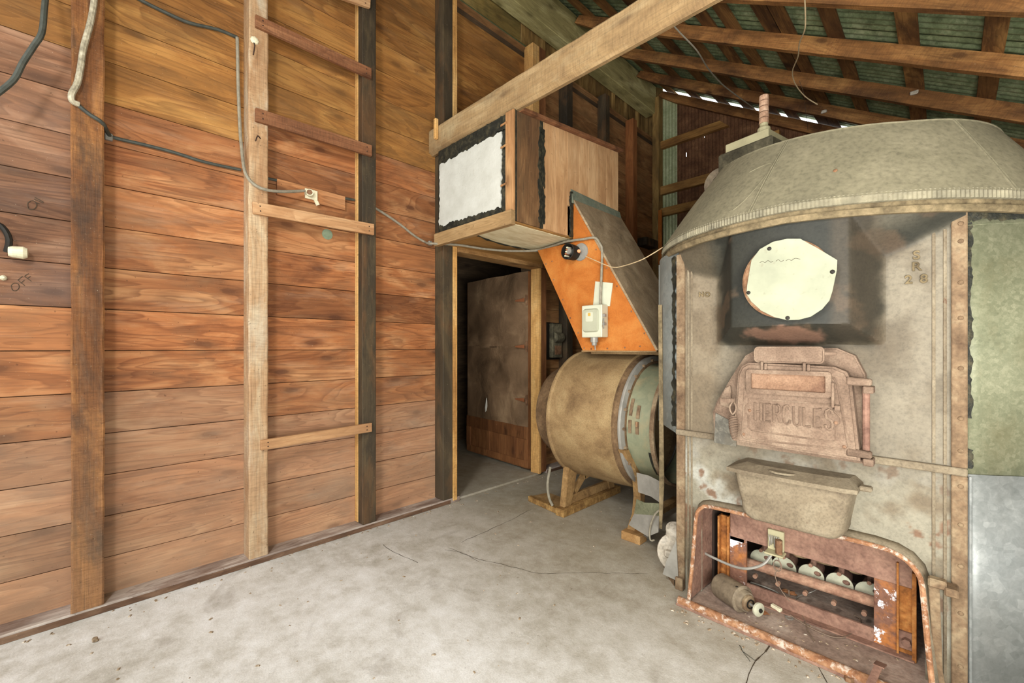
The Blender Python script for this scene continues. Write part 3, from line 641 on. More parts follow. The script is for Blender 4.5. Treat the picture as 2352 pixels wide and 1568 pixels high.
# round socket
q = PY(1318, 580, 2.44)
lh = thing('round_fixture', 'open round black wiring fixture on the orange chute with bare terminals', 'wiring fixture', (q.x, 2.45, q.z))
c = (q.x, 2.459, q.z)
part('mounting_disc', MB().lathe([(0, .001), (0, .062), (-.006, .06), (-.007, .001)], (c[0]+.045, 2.459, c[2]), 'y', 28), 'steel', lh)
part('cup', MB().lathe([(-.006, .052), (-.085, .056), (-.086, .051), (-.02, .048), (-.02, .001)], (c[0]-.005, 2.459, c[2]), 'y', 28), 'black', lh)
part('terminal', MB().cyl((c[0]-.01, 2.435, c[2]+.005), (c[0]-.01, 2.392, c[2]+.005), .022, 12), 'steel', lh)
for a in range(5): part('contact', MB().box(c[0]-.042+.004*a, c[0]-.03+.004*a, 2.385, 2.43, c[2]-.03+.014*a, c[2]-.02+.014*a, .001), 'copper' if a % 2 else 'porc', lh)
part('side_nut', MB().cyl((c[0]+.045, 2.44, c[2]-.002), (c[0]+.062, 2.415, c[2]-.002), .012, 8), 'copper', lh)
# old switch on the wall
ow = thing('old_switch_box', 'old blackened knife-switch box on the planks between doorway and chute', 'switch box', (-2.76, 3.39, 1.09))
part('back_plate', MB().box(XW+.002, XW+.02, 3.22, 3.44, 1.08, 1.45, .003), 'black', ow)
part('case', MB().box(XW+.02, XW+.07, 3.27, 3.42, 1.10, 1.44, .006), 'ctrl', ow)
part('curved_cover', MB().lathe([(0, .002), (0, .05), (.11, .05), (.11, .002)], (XW+.07, 3.29, 1.30), 'y', 16, -math.pi/2, math.pi/2), 'ctrl', ow)
part('door_plate', MB().box(XW+.07, XW+.075, 3.30, 3.40, 1.13, 1.22, .002), 'ring', ow)
part('side_knob', MB().cyl((XW+.05, 3.42, 1.27), (XW+.05, 3.455, 1.27), .008), 'steel', ow)
single('vertical_conduit', MB().cyl((XW+.012, 3.215, 1.452), (XW+.012, 3.215, 1.93), .009, 8), 'cable', 'thin dark conduit running up the planks from the old switch', 'conduit')

# ================================================================== CABLES
def cable(name, pts, r, mat, label, cat='cable', n=8):
    m = MB().tube(pts, r, n, 4)
    return single(name, m, mat, label, cat)
cable('electric_cable', [PX(108, -40, -2.70), PX(102, 20, -2.62), PX(96, 75, -2.60), PX(78, 105, -2.60), PX(52, 145, -2.60), PX(30, 185, -2.60), PX(-20, 225, -2.6)], .0105, 'cable', 'thick black cable hanging in front of the planks at the top left corner')
cable('painted_conduit', [PX(217, -40, XS+.02), PX(216, 5, XS+.02), PX(207, 55, XS+.02), PX(192, 110, XS+.02), PX(186, 150, XS+.02), PX(178, 190, XS+.02), PX(165, 215, XS+.02), PX(166, 232, XS+.02), PX(182, 240, XS+.016)], .0115, 'cable_l', 'pale paint-flecked conduit running down the rough brown post', 'conduit')
cable('electric_cable', [PX(178, 240, XS+.012), PX(205, 262, XS+.012), PX(235, 282, XS+.008), PX(248, 305, -2.76), PX(262, 316, XW+.012), PX(330, 332, XW+.01), PX(400, 350, XW+.01), PX(470, 372, XW+.01), PX(553, 390, XW+.01)], .0085, 'cable', 'dark green cable crossing the planks from the brown post to the pale post')
cable('electric_cable', [PX(290, -20, XW+.02), PX(330, 4, XW+.012), PX(400, 38, XW+.012), PX(440, 54, XW+.012), PX(500, 68, XW+.012), PX(545, 86, XW+.012)], .0085, 'cable', 'dark cable high on the planks left of the pale post')
cable('grey_cable', [PX(545, 86, -2.775), PX(546, 130, -2.775), PX(547, 190, -2.775), PX(551, 290, -2.775), PX(556, 350, -2.74), PX(563, 395, XS+.015), PX(580, 420, XS+.016), PX(608, 435, XS+.02), PX(650, 440, XS+.0), PX(700, 438, -2.735)], .0085, 'cable_g', 'grey cable running down the pale post and out to the round socket')
so = thing('round_socket', 'white round socket on the small board between the ladder posts', 'socket', PX(712, 447, XW+.03))
p = PX(712, 446, XW+.03); ax = Vector((.8, -.35, .1)).normalized()
part('collar', MB().cyl(p-ax*.012, p+ax*.028, .022, 16).cyl(p+Vector((.0, -.03, -.0)), p+Vector((0, .0, 0)), .012, 8), 'porc', so)
part('dark_mouth', MB().cyl(p+ax*.0281, p+ax*.031, .016, 16), 'ring', so)
part('bracket', MB().box(XW+.026, XW+.034, p.y-.03, p.y+.045, p.z-.03, p.z+.03, .002).obox(p+Vector((-.005, .03, -.02)), p+Vector((-.005, .05, -.055)), .01, .02), 'porc', so)
q = [PX(*c, XW+.001) for c in ((634, 412), (790, 453), (790, 484), (634, 448))]
single('cable_cover_board', MB().hexa([(XW+.0012, q[3].y, q[3].z), (XW+.0012, q[2].y, q[2].z), (XW+.022, q[2].y, q[2].z), (XW+.022, q[3].y, q[3].z), (XW+.0012, q[0].y, q[0].z), (XW+.0012, q[1].y, q[1].z), (XW+.022, q[1].y, q[1].z), (XW+.022, q[0].y, q[0].z)], .001), 'wall_mid', 'thin reddish board fixed on the planks behind the white round socket', 'board')
for a, b, l in (((612, 409), (636, 414), 'left'), ((789, 455), (814, 459), 'right')):
    cable('cable_stub', [PX(*a, XW+.01), PX(*b, XW+.01)], .008, 'cable', 'short dark cable stub at the %s end of the thin reddish board' % l)
cable('electric_cable', [PX(862, 478, XW+.012), PX(885, 492, XW+.012), PX(920, 516, XW+.012), PX(950, 540, XW+.012), PX(975, 555, XW+.012), PX(990, 559, XS+.02), PX(1050, 562, -2.6), PX(1110, 571, -2.5), PX(1170, 576, -2.38), PX(1230, 575, -2.23), PX(1262, 567, -2.10), Vector(PY(1300, 555, 2.44)), PY(1340, 549, 2.44), PY(1366, 546, 2.44), PY(1378, 560, 2.445), PY(1383, 575, 2.445), PY(1382, 620, 2.44), PY(1380, 670, 2.44), PY(1379, 702, 2.43)], .0085, 'cable_g', 'long grey cable under the duct box and down the orange chute to the switch box')
for pxy, X in (((250, 312), XW+.016), ((988, 557), XW+.02)):
    q = PX(*pxy, X); single('cable_clamp', MB().box(X-.014, X+.008, q.y-.014, q.y+.014, q.z-.02, q.z+.012, .003), 'steel', 'small metal clamp on the cable %s' % ('beside the rough brown post' if X < -2.782 and pxy[0] < 500 else 'at the lower corner of the duct box'), 'clamp')
cable('loose_wire', [PY(1345, 588, 2.42), PY(1365, 597, 2.40), PY(1405, 613, 2.38), PY(1430, 611, 2.36), PY(1470, 598, 2.3), PY(1498, 583, 2.28), PY(1522, 568, 2.3)], .003, 'wire', 'thin pale wire from the round black fixture across to the furnace hood', 'wire', 6)
def onroof(x, y, h):   # point on the plane under the rafters
    a = _d(x, y); t = (h-.622*2.7-EYE)/(a[2]+.622*a[0]); return Vector((t*a[0], t*a[1], EYE+t*a[2]))
cable('overhead_wire', [onroof(1535, 45, 4.50), onroof(1562, 75, 4.46), onroof(1600, 115, 4.42), onroof(1625, 155, 4.42), onroof(1655, 190, 4.44), onroof(1690, 218, 4.46), onroof(1730, 247, 4.50)], .006, 'cable_g', 'grey wire hanging below the rafters behind the tie beam', 'wire', 6)
cable('hanging_wire', [onroof(1848, -10, 4.5), onroof(1850, 40, 4.45), onroof(1848, 70, 4.42), onroof(1836, 100, 4.42), onroof(1833, 130, 4.42), onroof(1820, 165, 4.40), onroof(1828, 195, 4.38), onroof(1850, 222, 4.36), onroof(1878, 240, 4.34)], .004, 'wire', 'pale twisted wire dangling from the rafters above the furnace', 'wire', 6)
cable('hanging_thread', [onroof(1836, 185, 4.40), onroof(1846, 215, 4.38), onroof(1850, 250, 4.36), onroof(1856, 300, 4.34)], .0015, 'wire_d', 'fine thread trailing below the dangling pale wire', 'wire', 5)
cable('wall_pipe', [PX(1040, -8, -2.86), PX(1130, 56, -2.86), PX(1224, 122, -2.86)], .017, 'pole', 'green-grey pipe running along the top edge of the plank wall', 'pipe')
# porcelain knobs and marks at the far left
q = PX(48, 583, XW)
kn = thing('porcelain_knob', 'cream porcelain insulator knob on the planks at the far left', 'knob', (XW+.03, q.y, q.z))
part('knob_body', MB().lathe([(-.032, .008), (-.032, .02), (-.02, .024), (.01, .026), (.022, .02), (.024, .002)], (XW+.04, q.y, q.z), 'y', 16), 'porc', kn)
part('screw_pin', MB().cyl((XW+.001, q.y, q.z), (XW+.04, q.y, q.z), .007, 8), 'ring', kn)
q = PX(16, 575, XW)
single('cable_bracket', MB().tube([(XW+.02, q.y-.05, q.z+.11), (XW+.05, q.y-.01, q.z+.09), (XW+.05, q.y+.01, q.z+.04), (XW+.03, q.y+.002, q.z-.01)], .011, 8), 'black', 'black bent bracket at the left picture edge above the cream knob', 'bracket')
q = PX(8, 638, XW)
single('small_knob', MB().dome((XW+.001, q.y, q.z), (1, 0, 0), .012, .018), 'porc', 'tiny pale knob at the left picture edge below the cream one', 'knob')
single('nail_knob', MB().dome((XS+.001, .665, PX(578, 90, XS).z), (1, 0, 0), .022, .01), 'porc', 'pale plaster-caked knob high on the whitewashed post', 'knob')
cable('bent_nail', [PX(583, 98, XS+.002), PX(585, 106, XS+.03), PX(582, 126, XS+.03)], .003, 'knotdark', 'long bent nail below the caked knob on the whitewashed post', 'nail', 6)
cable('bent_nail', [PX(598, 318, XS+.002), PX(592, 312, XS+.025), PX(587, 324, XS+.03)], .003, 'knotdark', 'hooked nail in the whitewashed post beside the second rung', 'nail', 6)
q = PX(752, 538, XW+.002)
single('knot_patch', MB().lathe([(0, .001), (0, .034), (.002, .033), (.002, .001)], (XW+.001, q.y, q.z), 'x', 18), 'knot_green', 'greenish round knot in a plank just under the third rung', 'knot')
def strokes(segs, X, r=.0016):
    m = MB()
    for sg in segs: m.tube([PX(*p, X) for p in sg], r, 4, 2)
    return m
X = XW+.0015
wr = strokes([[(27, 662), (26, 655), (33, 650), (42, 652), (44, 660), (38, 667), (30, 667), (27, 662)], [(41, 643), (57, 656)], [(41, 643), (52, 634)], [(48, 650), (56, 643)], [(56, 634), (72, 646)], [(56, 634), (66, 628)], [(62, 640), (70, 634)]], X)
single('pencil_writing', wr, 'pencil', 'pencilled letters OFF on the plank at the far left', 'writing')
wr = strokes([[(64, 474), (64, 466), (72, 461), (82, 464), (84, 474), (76, 481), (66, 480), (64, 474)], [(74, 460), (90, 468)], [(80, 453), (100, 464)], [(78, 457), (99, 466)]], X, .0018)
single('pencil_writing', wr, 'pencil', 'dark scribbled letters ON on the greyish plank above', 'writing')

# ================================================================== ROOF
SL = -.622; HB = 4.53
cl = root('ceiling', (0, 2.5, 3.2))
ang = math.atan(SL); L0, L1 = -2.72, 2.35
def raft(y0, y1, xa, xb, dz=0., dep=.118, nm='rafter', mat='rafter'):
    """rafter following the slope; local x runs down the slope"""
    A = Vector((xa, (y0+y1)/2, HB+SL*(xa+2.7)+dz)); Bq = Vector((xb, (y0+y1)/2, HB+SL*(xb+2.7)+dz)); ln = (Bq-A).length; t = dep*math.cos(ang)
    m = MB(); n = 24; w = (y1-y0)/2; rings = []
    for i in range(n+1):
        x = ln*i/n; a = random.uniform(-.0018, .0018); c = .03*max(0, 1-i/1.0) if i == 0 else 0
        rings.append([(x-c, -w, a+(.03 if i == 0 else 0)), (x-c, w, a+(.03 if i == 0 else 0)), (x, w, t), (x, -w, t)])
    m.loft(rings)
    o = mk(nm, m, mat, (0, 0, 0)); o.parent = cl; o.location = A-Vector(cl.location); o.rotation_euler = (0, -ang, 0)
    return o
for y in (-.79, -.16, .47, 1.10, 1.73, 2.36, 2.99, 3.62, 4.255, 4.885): raft(y-.0, y+.045, L0 if y > 1 else L0, L1)
raft(5.46, 5.505, L0, L1, -.012)
part('rafter_tail_block', MB().obox((.36, 3.64, 2.72+.0), (.95, 3.64, 2.72+SL*.59), .03, .10), 'girt', cl)
HT = HB+.118
bx = [(-2.62, -2.50), (-2.30, -2.18), (-1.975, -1.85), (-1.685, -1.565), (-1.42, -1.31), (-1.235, -1.125), (-.958, -.86), (-.855, -.76), (-.573, -.48), (-.213, -.115), (.14, .225), (.49, .585), (.82, .92), (1.15, 1.25), (1.5, 1.6), (1.85, 1.95)]
for a, b in bx:
    m = MB(); n = 14; rings = []
    for i in range(n+1):
        y = -1.3+(5.56+1.3)*i/n; e = random.uniform(-.004, .004)
        rings.append([(a+e, y, HT+SL*(a+e+2.7)+.001), (b+e, y, HT+SL*(b+e+2.7)+.001), (b+e, y, HT+SL*(b+e+2.7)+.024), (a+e, y, HT+SL*(a+e+2.7)+.024)])
    m.loft(rings); part('roof_board', m, 'skip', cl)
def tin(o0, o1, span0, span1, pt, pitch, amp, mat, par, nm, holes=None):
    """corrugated sheet: pt(o, t, off) gives the point; o across the ribs, t along"""
    m = MB(); n = max(8, int((o1-o0)/pitch*8)); V = []
    for i in range(n+1):
        o = o0+(o1-o0)*i/n; off = amp*math.cos(2*math.pi*o/pitch)
        V.append((o, off))
    for i in range(n):
        segs = [(0., 1.)]
        for (ho, h0, h1) in (holes or []):
            if V[i][0] <= ho < V[i+1][0]: segs = [(0, h0), (h1, 1.)]
        for t0, t1 in segs:
            m.quad([pt(V[i][0], t0, V[i][1]), pt(V[i+1][0], t0, V[i+1][1]), pt(V[i+1][0], t1, V[i+1][1]), pt(V[i][0], t1, V[i][1])])
    bmesh.ops.remove_doubles(m.bm, verts=m.bm.verts, dist=1e-5); m.smooth = True
    return part(nm, m, mat, par)
y = -1.4; k = 0
while y < 5.55:
    y1 = min(y+.66, 5.575)
    up = .004*(k % 2)
    tin(y, y1, 0, 0, lambda o, t, f, up=up: (-3.02+t*5.46, o, HT+.046+up+f+SL*(-.32+t*5.46)), .064, .008, 'tin_green', cl, 'roof_sheet')
    y += .62; k += 1
for (px_, py_), yy, lb in (((2100, 214), 4.25, 'pale dauber nest on the rafter side at the far right'), ((1893, 257), 4.88, 'pale dauber nest on the lowest full rafter above the hood')):
    q = PY(px_, py_, yy); single('mud_nest', MB().blob((q.x, yy-.008, q.z), (.03, .014, .018), px_, .4), 'valve', lb, 'nest')
q = PX(1494, 557, XS)
single('wall_cleat', MB().box(XW+.002, XS+.02, q.y-.14, q.y+.16, q.z-.05, q.z+.05, .003), 'post_dark', 'short dark cleat low on the far post behind the chute', 'cleat')
# ================================================================== BACK WALL (corrugated)
YE = 5.52
wb = root('wall_back', (-1, YE, 0))
top = lambda x: HT-.05+SL*(x+2.7)
def etin(x0, x1, mat, holes=None, yo=0): tin(x0, x1, 0, 0, lambda o, t, f: (o, YE+.02+f+yo, t*top(o)), .043, .006, mat, wb, 'wall_sheet', holes)
etin(-2.70, -2.50, 'tin_galv', yo=-.004)
part('corner_board', MB().box(-3.01, -2.70, YE+.012, YE+.03, 0, 4.85), 'vert_up', wb)
hl = []
for i in range(26): 
    x = random.uniform(-2.45, -1.6); t = random.uniform(.55, .93); hl.append((x, t, t+random.choice([.003, .004, .012])))
etin(-2.52, -1.88, 'tin_rust', hl[:13]); etin(-1.90, -1.26, 'tin_rust', hl[13:], .003); etin(-1.28, -.6, 'tin_rust'); etin(-.62, .1, 'tin_rust', yo=.003); etin(.08, .8, 'tin_rust'); etin(.78, 2.2, 'tin_rust', yo=.003)
gl = [(3.86, 3.955), (3.245, 3.352), (2.955, 3.06), (2.2, 2.3), (1.3, 1.4), (.5, .6)]
for a, b in gl:
    xe = (HT-.16-b)/-SL-2.7
    m = MB(); m.hexa([(-2.70, YE-.05, a), (min(2.1, xe), YE-.05, a), (min(2.1, xe), YE+.01, a), (-2.70, YE+.01, a), (-2.70, YE-.05, b), (min(2.1, xe)-.1, YE-.05, b), (min(2.1, xe)-.1, YE+.01, b), (-2.70, YE+.01, b)], .003)
    part('girt', m, 'girt', wb)
part('corner_post', MB().box(-2.79, -2.70, YE-.10, YE+.01, 0, 4.55, .003), 'vert_up', wb)
part('short_stud', MB().box(-1.40, -1.31, YE-.05, YE+.01, 2.2, 3.62, .003), 'girt', wb)
part('orange_strip', MB().box(-2.695, -2.65, YE-.12, YE-.10, 2.3, 3.02, .001), 'orange', wb)
# right wall far outside the picture (keeps the shed closed)
wr_ = root('wall_right', (2.15, 2, 0))
for k in range(9): part('plank', MB().box(2.13, 2.16, 1.9, 5.5, .196*k+.002, .196*(k+1)-.002), 'wall_far', wr_)

# ================================================================== FURNACE
FC = Vector((-.43, 2.70, 0)); FR = .78; YP = 2.12
fu = thing('hot_air_furnace', 'huge round old furnace with domed grey hood, cast front and galvanised jacket', 'furnace', (FC.x, FC.y, 0))
XL, XR = -.945, .045
def ringz(x): return 1.69-.055*max(0, x+.43)
def arcd(x):
    return max(0., YP-(FC.y-math.sqrt(max(1e-6, FR*FR-(x-FC.x)**2))))
# front plate
nx, nz = 150, 250; ZT = 1.70
vx, vz = [XL+(XR-XL)*i/nx for i in range(nx+1)], [j/nz for j in range(nz+1)]
def relief(x, z, zt):
    a = arcd(x); cl_ = lambda v: max(0., min(1., v))
    f = min((x+.765)/.12, (-.162-x)/.085, (z-1.212)/.075)
    zl = 1.505+(x+.25)*.42 if x > -.43 else 1.515+max(0, -.75-x)*.3
    rp = (z-zl)/max(.02, zt-zl)
    k = max(cl_(f), cl_(rp)); k = k*k*(3-2*k)*.35+k*.65
    return a*k
def lerp3(a, b, t): return [a[i]+(b[i]-a[i])*t for i in range(3)]
def pcol(x, z):
    n1 = noise.fractal(Vector((x*6, z*6, 1.3)), 1., 2., 5); n2 = noise.fractal(Vector((x*16, z*16, 7.7)), 1., 2., 4); n3 = noise.fractal(Vector((x*3, z*3, 4.1)), 1., 2., 3)
    c = [142, 131, 110]
    c = lerp3(c, [118, 106, 86], smooth(.0, .6, n1+.1))
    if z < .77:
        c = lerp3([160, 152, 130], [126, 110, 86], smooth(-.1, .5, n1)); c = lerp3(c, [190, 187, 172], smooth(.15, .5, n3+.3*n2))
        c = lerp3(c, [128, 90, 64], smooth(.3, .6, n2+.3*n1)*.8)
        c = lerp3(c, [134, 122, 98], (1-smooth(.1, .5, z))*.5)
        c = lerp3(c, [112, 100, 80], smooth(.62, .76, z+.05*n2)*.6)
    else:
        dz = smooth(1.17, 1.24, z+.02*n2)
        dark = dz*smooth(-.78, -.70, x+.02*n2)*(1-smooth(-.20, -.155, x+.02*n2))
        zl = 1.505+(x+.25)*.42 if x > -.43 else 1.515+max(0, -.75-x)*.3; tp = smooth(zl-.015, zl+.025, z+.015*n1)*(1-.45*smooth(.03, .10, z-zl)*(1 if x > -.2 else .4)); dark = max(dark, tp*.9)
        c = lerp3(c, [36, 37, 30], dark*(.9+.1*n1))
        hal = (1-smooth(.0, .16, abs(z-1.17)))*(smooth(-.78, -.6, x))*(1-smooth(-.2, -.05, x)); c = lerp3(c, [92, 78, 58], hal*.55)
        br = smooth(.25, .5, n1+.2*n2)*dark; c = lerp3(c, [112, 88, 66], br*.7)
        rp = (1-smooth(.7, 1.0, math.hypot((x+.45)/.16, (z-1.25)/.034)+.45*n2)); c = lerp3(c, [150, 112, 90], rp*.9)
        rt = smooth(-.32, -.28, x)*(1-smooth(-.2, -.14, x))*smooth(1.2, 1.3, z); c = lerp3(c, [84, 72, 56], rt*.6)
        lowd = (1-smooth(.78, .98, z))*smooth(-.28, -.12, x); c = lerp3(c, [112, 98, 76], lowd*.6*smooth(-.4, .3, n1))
        c = lerp3(c, [152, 128, 96], (1-smooth(-.80, -.72, x))*.35)
    return c
def in_open(x, z):
    if z > .455: return False
    if x < -.835 or x > -.055: return False
    r = .06
    if z > .455-r and x < -.835+r and math.hypot(x+.835-r, z-.455+r) > r: return False
    r = .10
    if z > .455-r and x > -.055-r and math.hypot(x+.055+r, z-.455+r) > r: return False
    return True
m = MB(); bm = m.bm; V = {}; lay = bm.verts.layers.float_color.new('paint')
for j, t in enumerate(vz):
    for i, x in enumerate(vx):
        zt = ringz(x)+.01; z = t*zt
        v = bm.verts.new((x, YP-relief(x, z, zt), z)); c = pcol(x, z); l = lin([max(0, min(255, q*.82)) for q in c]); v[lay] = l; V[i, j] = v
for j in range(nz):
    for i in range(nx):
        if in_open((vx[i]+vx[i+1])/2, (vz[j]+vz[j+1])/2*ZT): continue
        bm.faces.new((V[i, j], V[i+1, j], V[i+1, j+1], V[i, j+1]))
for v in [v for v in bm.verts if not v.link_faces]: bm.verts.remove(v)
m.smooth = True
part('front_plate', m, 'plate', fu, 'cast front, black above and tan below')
# strips, ribs, band
part('edge_strip', MB().box(XL-.012, XL+.030, YP-.012, YP+.03, 0, .765, .003).box(XL-.012, XL+.030, YP-.012, YP+.03, .792, 1.665, .003), 'strip', fu)
part('edge_strip', MB().box(XR-.035, XR+.004, YP-.014, YP+.03, 0, .765, .003).box(XR-.035, XR+.004, YP-.014, YP+.06, .792, 1.662, .003), 'strip', fu)
for x in (XL+.045, XL+.062, XR-.050, XR-.078):
    part('rib', MB().tube([(x, YP-.001, .795), (x, YP-.001, 1.61)], .005, 6), 'pan', fu)
    part('rib', MB().tube([(x, YP-.001, .0), (x, YP-.001, .762)], .005, 6), 'pan', fu)
part('cross_band', MB().box(XL-.012, XR+.004, YP-.018, YP+.0, .765, .792, .003), 'pan', fu)
part('corner_rib', MB().tube([(XR-.30, YP-.12, 1.648), (XR-.17, YP-.075, 1.645), (XR-.10, YP-.02, 1.635), (XR-.08, YP-.004, 1.61)], .005, 6), 'pan', fu)
for z in (.12, .30, .46, .60, .73, .85, .96, 1.13, 1.30, 1.42, 1.56, 1.62):
    part('rivet', MB().dome((XR-.012, YP-.014, z), (0, -1, 0), .008), 'strip', fu)
for z in (.08, .5, .9, 1.25, 1.55): part('rivet', MB().dome((XL+.008, YP-.012, z), (0, -1, 0), .006), 'strip', fu)
# jacket sheets
ar = math.atan2(YP+.02-FC.y, XR-.005-FC.x); al = math.atan2(YP+.02-FC.y, XL+.005-FC.x)   # angles (negative)
def jacket(z0, z1, a0, a1, mat, label=None, R=FR, n=40, zt=False):
    m = MB(); rings = []
    for h in (z0, z1):
        ring = []
        for k in range(n+1):
            a = a0+(a1-a0)*k/n; x = FC.x+R*math.cos(a); ring.append((x, FC.y+R*math.sin(a), (ringz(x) if (zt and h == z1) else h)))
        rings.append(ring)
    m.loft(rings, closed=False); m.smooth = True
    o = part('jacket_sheet', m, mat, fu, label)
    md = o.modifiers.new('thickness', 'SOLIDIFY'); md.thickness = .004; md.offset = -1
    return o
RP = [(.046, 2.128), (.075, 2.142), (.112, 2.168), (.150, 2.200)]
def rpath(extra=0.):
    o = [(x+extra*.6, y-extra*.8) for x, y in RP]; a0 = math.atan2(2.228-FC.y, .183-FC.x)
    for k in range(41):
        a = a0+(math.pi-.2-a0)*k/40; R = FR+extra; o.append((FC.x+R*math.cos(a), FC.y+R*math.sin(a)))
    return o
def rsheet(z0, z1, mat, label, extra=0., zt=False, i0=0, i1=None):
    P = rpath(extra)[i0:i1]; m = MB(); m.loft([[(x, y, z0) for x, y in P], [(x, y, ringz(x) if zt else z1) for x, y in P]], closed=False); m.smooth = True
    o = part('jacket_sheet', m, mat, fu, label); md = o.modifiers.new('thickness', 'SOLIDIFY'); md.thickness = .003; md.offset = 0; return o
rsheet(.765, 1.69, 'galv_side', 'mottled green-grey galvanised upper sheet', zt=True)
rsheet(.0, .772, 'galv_low', 'blue-grey lower sheet', extra=.006)
part('sheet_seam', MB().tube([(x, y, 1.615) for x, y in rpath(.002)[:20]], .0012, 5, 1), 'galv_side', fu)
part('sheet_edge', MB().tube([(.056, 2.118, .0), (.056, 2.118, .765)], .004, 6, 1), 'galv_low', fu)
LP = [(-.952, 2.13), (-1.0, 2.158), (-1.06, 2.20), (-1.105, 2.25), (-1.145, 2.315), (-1.175, 2.38), (-1.20, 2.45), (-1.215, 2.54), (-1.21, 2.70), (-1.20, 2.95)]
m = MB(); m.loft([[(x, y, .76+.03*min(1, i*.4)) for i, (x, y) in enumerate(LP)], [(x, y, 1.688) for x, y in LP]], closed=False); m.smooth = True
o = part('jacket_sheet', m, 'galv_left', fu, 'pale blue-grey left sheet'); md = o.modifiers.new('thickness', 'SOLIDIFY'); md.thickness = .004; md.offset = 0
part('sheet_edge', MB().tube([(-1.175, 2.372, .775), (-1.175, 2.372, 1.68)], .005, 6, 1), 'galv_left', fu)
m = MB(); pr = ragged([(-.03, .80), (-.004, .80), (-.004, 1.66), (-.03, 1.66)], .016, .012, 5); m.bm.faces.new([m.bm.verts.new((-.966+p[0], 2.1335-p[0]*.583-.004, p[1])) for p in pr][::-1]); part('tar_seam', m, 'tar', fu)
part('inner_drum', MB().lathe([(0, .72), (.78, .72)], (FC.x, FC.y, 0), 'z', 60, math.radians(182), math.radians(225)), 'purple', fu)
part('inner_drum', MB().lathe([(.0, .55), (.0, .02)], (FC.x, FC.y, 1.5), 'z', 40), 'dark', fu)
part('lower_return', MB().box(XL-.012, XL-.004, YP+.03, YP+.34, 0, .76), 'strip', fu)
# tar seams on jacket (follow the cylinder)
def tarseam(a, z0, z1, w, seed, R=FR+.002):
    m = MB(); pr = ragged([(-w, z0), (w, z0), (w, z1), (-w, z1)], w*1.1, .012, seed)
    F = [m.bm.verts.new((FC.x+(R+.003)*math.cos(a+p[0]/R), FC.y+(R+.003)*math.sin(a+p[0]/R), p[1])) for p in pr]
    Bk = [m.bm.verts.new((FC.x+(R)*math.cos(a+p[0]/R), FC.y+(R)*math.sin(a+p[0]/R), p[1])) for p in pr]
    n = len(pr); m.bm.faces.new(F)
    for i in range(n): m.bm.faces.new((F[i], Bk[i], Bk[(i+1) % n], F[(i+1) % n]))
    return m
def flatseam(z0, z1, w, seed):
    pr = ragged([(-.004, z0), (w, z0), (w, z1), (-.004, z1)], w*.9, .012, seed); m = MB()
    F = [m.bm.verts.new((.048+p[0]*.85, 2.1235+max(0, p[0])*.62, p[1])) for p in pr]; m.bm.faces.new(F); return m
part('tar_seam', flatseam(.96, 1.62, .013, 3), 'tar', fu)
part('tar_seam', flatseam(.79, .86, .018, 9), 'tar', fu)
m = MB(); P_ = rpath(.004)
for k in range(8):
    for j in range(6):
        t0, t1 = j/6, (j+1)/6; A_, B_ = Vector((*P_[k], 0)), Vector((*P_[k+1], 0)); p, q = A_.lerp(B_, t0), A_.lerp(B_, t1)
        w0 = .026+.03*abs(noise.noise(Vector(((k*6+j)*.45, 2, 3)))); w1 = .026+.03*abs(noise.noise(Vector(((k*6+j+1)*.45, 2, 3))))
        z = ringz(p.x)-.002; m.quad([(p.x, p.y, z), (q.x, q.y, z), (q.x, q.y, z-w1), (p.x, p.y, z-w0)])
part('tar_drips', m, 'tar', fu)
# top bands and hood
def hring(prof, n, a0, a1, rip=0.):
    """prof (dz above ring line, radius)"""
    m = MB(); rings = []
    for (h, r) in prof:
        ring = []
        for k in range(n+1):
            a = a0+(a1-a0)*k/n; rr = r+(rip if k % 2 else -rip); x = FC.x+rr*math.cos(a); ring.append((x, FC.y+rr*math.sin(a), ringz(x)+h))
        rings.append(ring)
    m.loft(rings, closed=False); return m
A0, A1 = -math.pi*1.25, math.pi*.75
m = hring([(-.014, .781), (-.014, .796), (.0, .802), (.008, .80), (.010, .787)], 120, A0, A1); m.smooth = True; part('lower_ring', m, 'olive', fu, 'dusty rolled ring')
m = hring([(.006, .788), (.03, .788)], 120, A0, A1); m.smooth = True; part('ring_channel', m, 'olive', fu, 'thin reddish channel')
m = hring([(.028, .790), (.030, .800), (.062, .799)], 760, A0, A1, .0016); part('crimped_band', m, 'crimp', fu, 'finely crimped bright band')
# hood panels (bottom R .80 -> top R .53)
TZ = 2.10; seam_px = [((1780, 305), (1738, 500)), ((2160, 276), (2290, 440))]
def ang_at(px, R):
    u = (px-CX)/FPX; d = Vector((-S_+C_*u, C_+S_*u)); c = Vector((FC.x, FC.y)); a = d.dot(d); b = -2*d.dot(c); cc = c.dot(c)-R*R
    t = (-b-math.sqrt(max(0, b*b-4*a*cc)))/(2*a); p = d*t-c; return math.atan2(p.y, p.x)
sa = [ang_at(1760, .66), ang_at(2225, .66)]
st_ = sorted(sa); gap = st_[1]-st_[0]
bnd = [st_[0]+gap*k for k in range(-2, 5)]; bnd = [b for b in bnd if b < st_[0]-2*gap+2*math.pi-.15]+[st_[0]-2*gap+2*math.pi]
def hoodpt(a, t):
    r = .803+(.555-.803)*t; cxx = FC.x+.04*t; x0 = FC.x+.803*math.cos(a); zb = ringz(x0)+.055; xt = cxx+r*math.cos(a); z = zb+(2.058+.09*max(0, -.1-xt)-zb)*t+.006*math.sin(math.pi*t)
    return (xt, FC.y+r*math.sin(a), z)
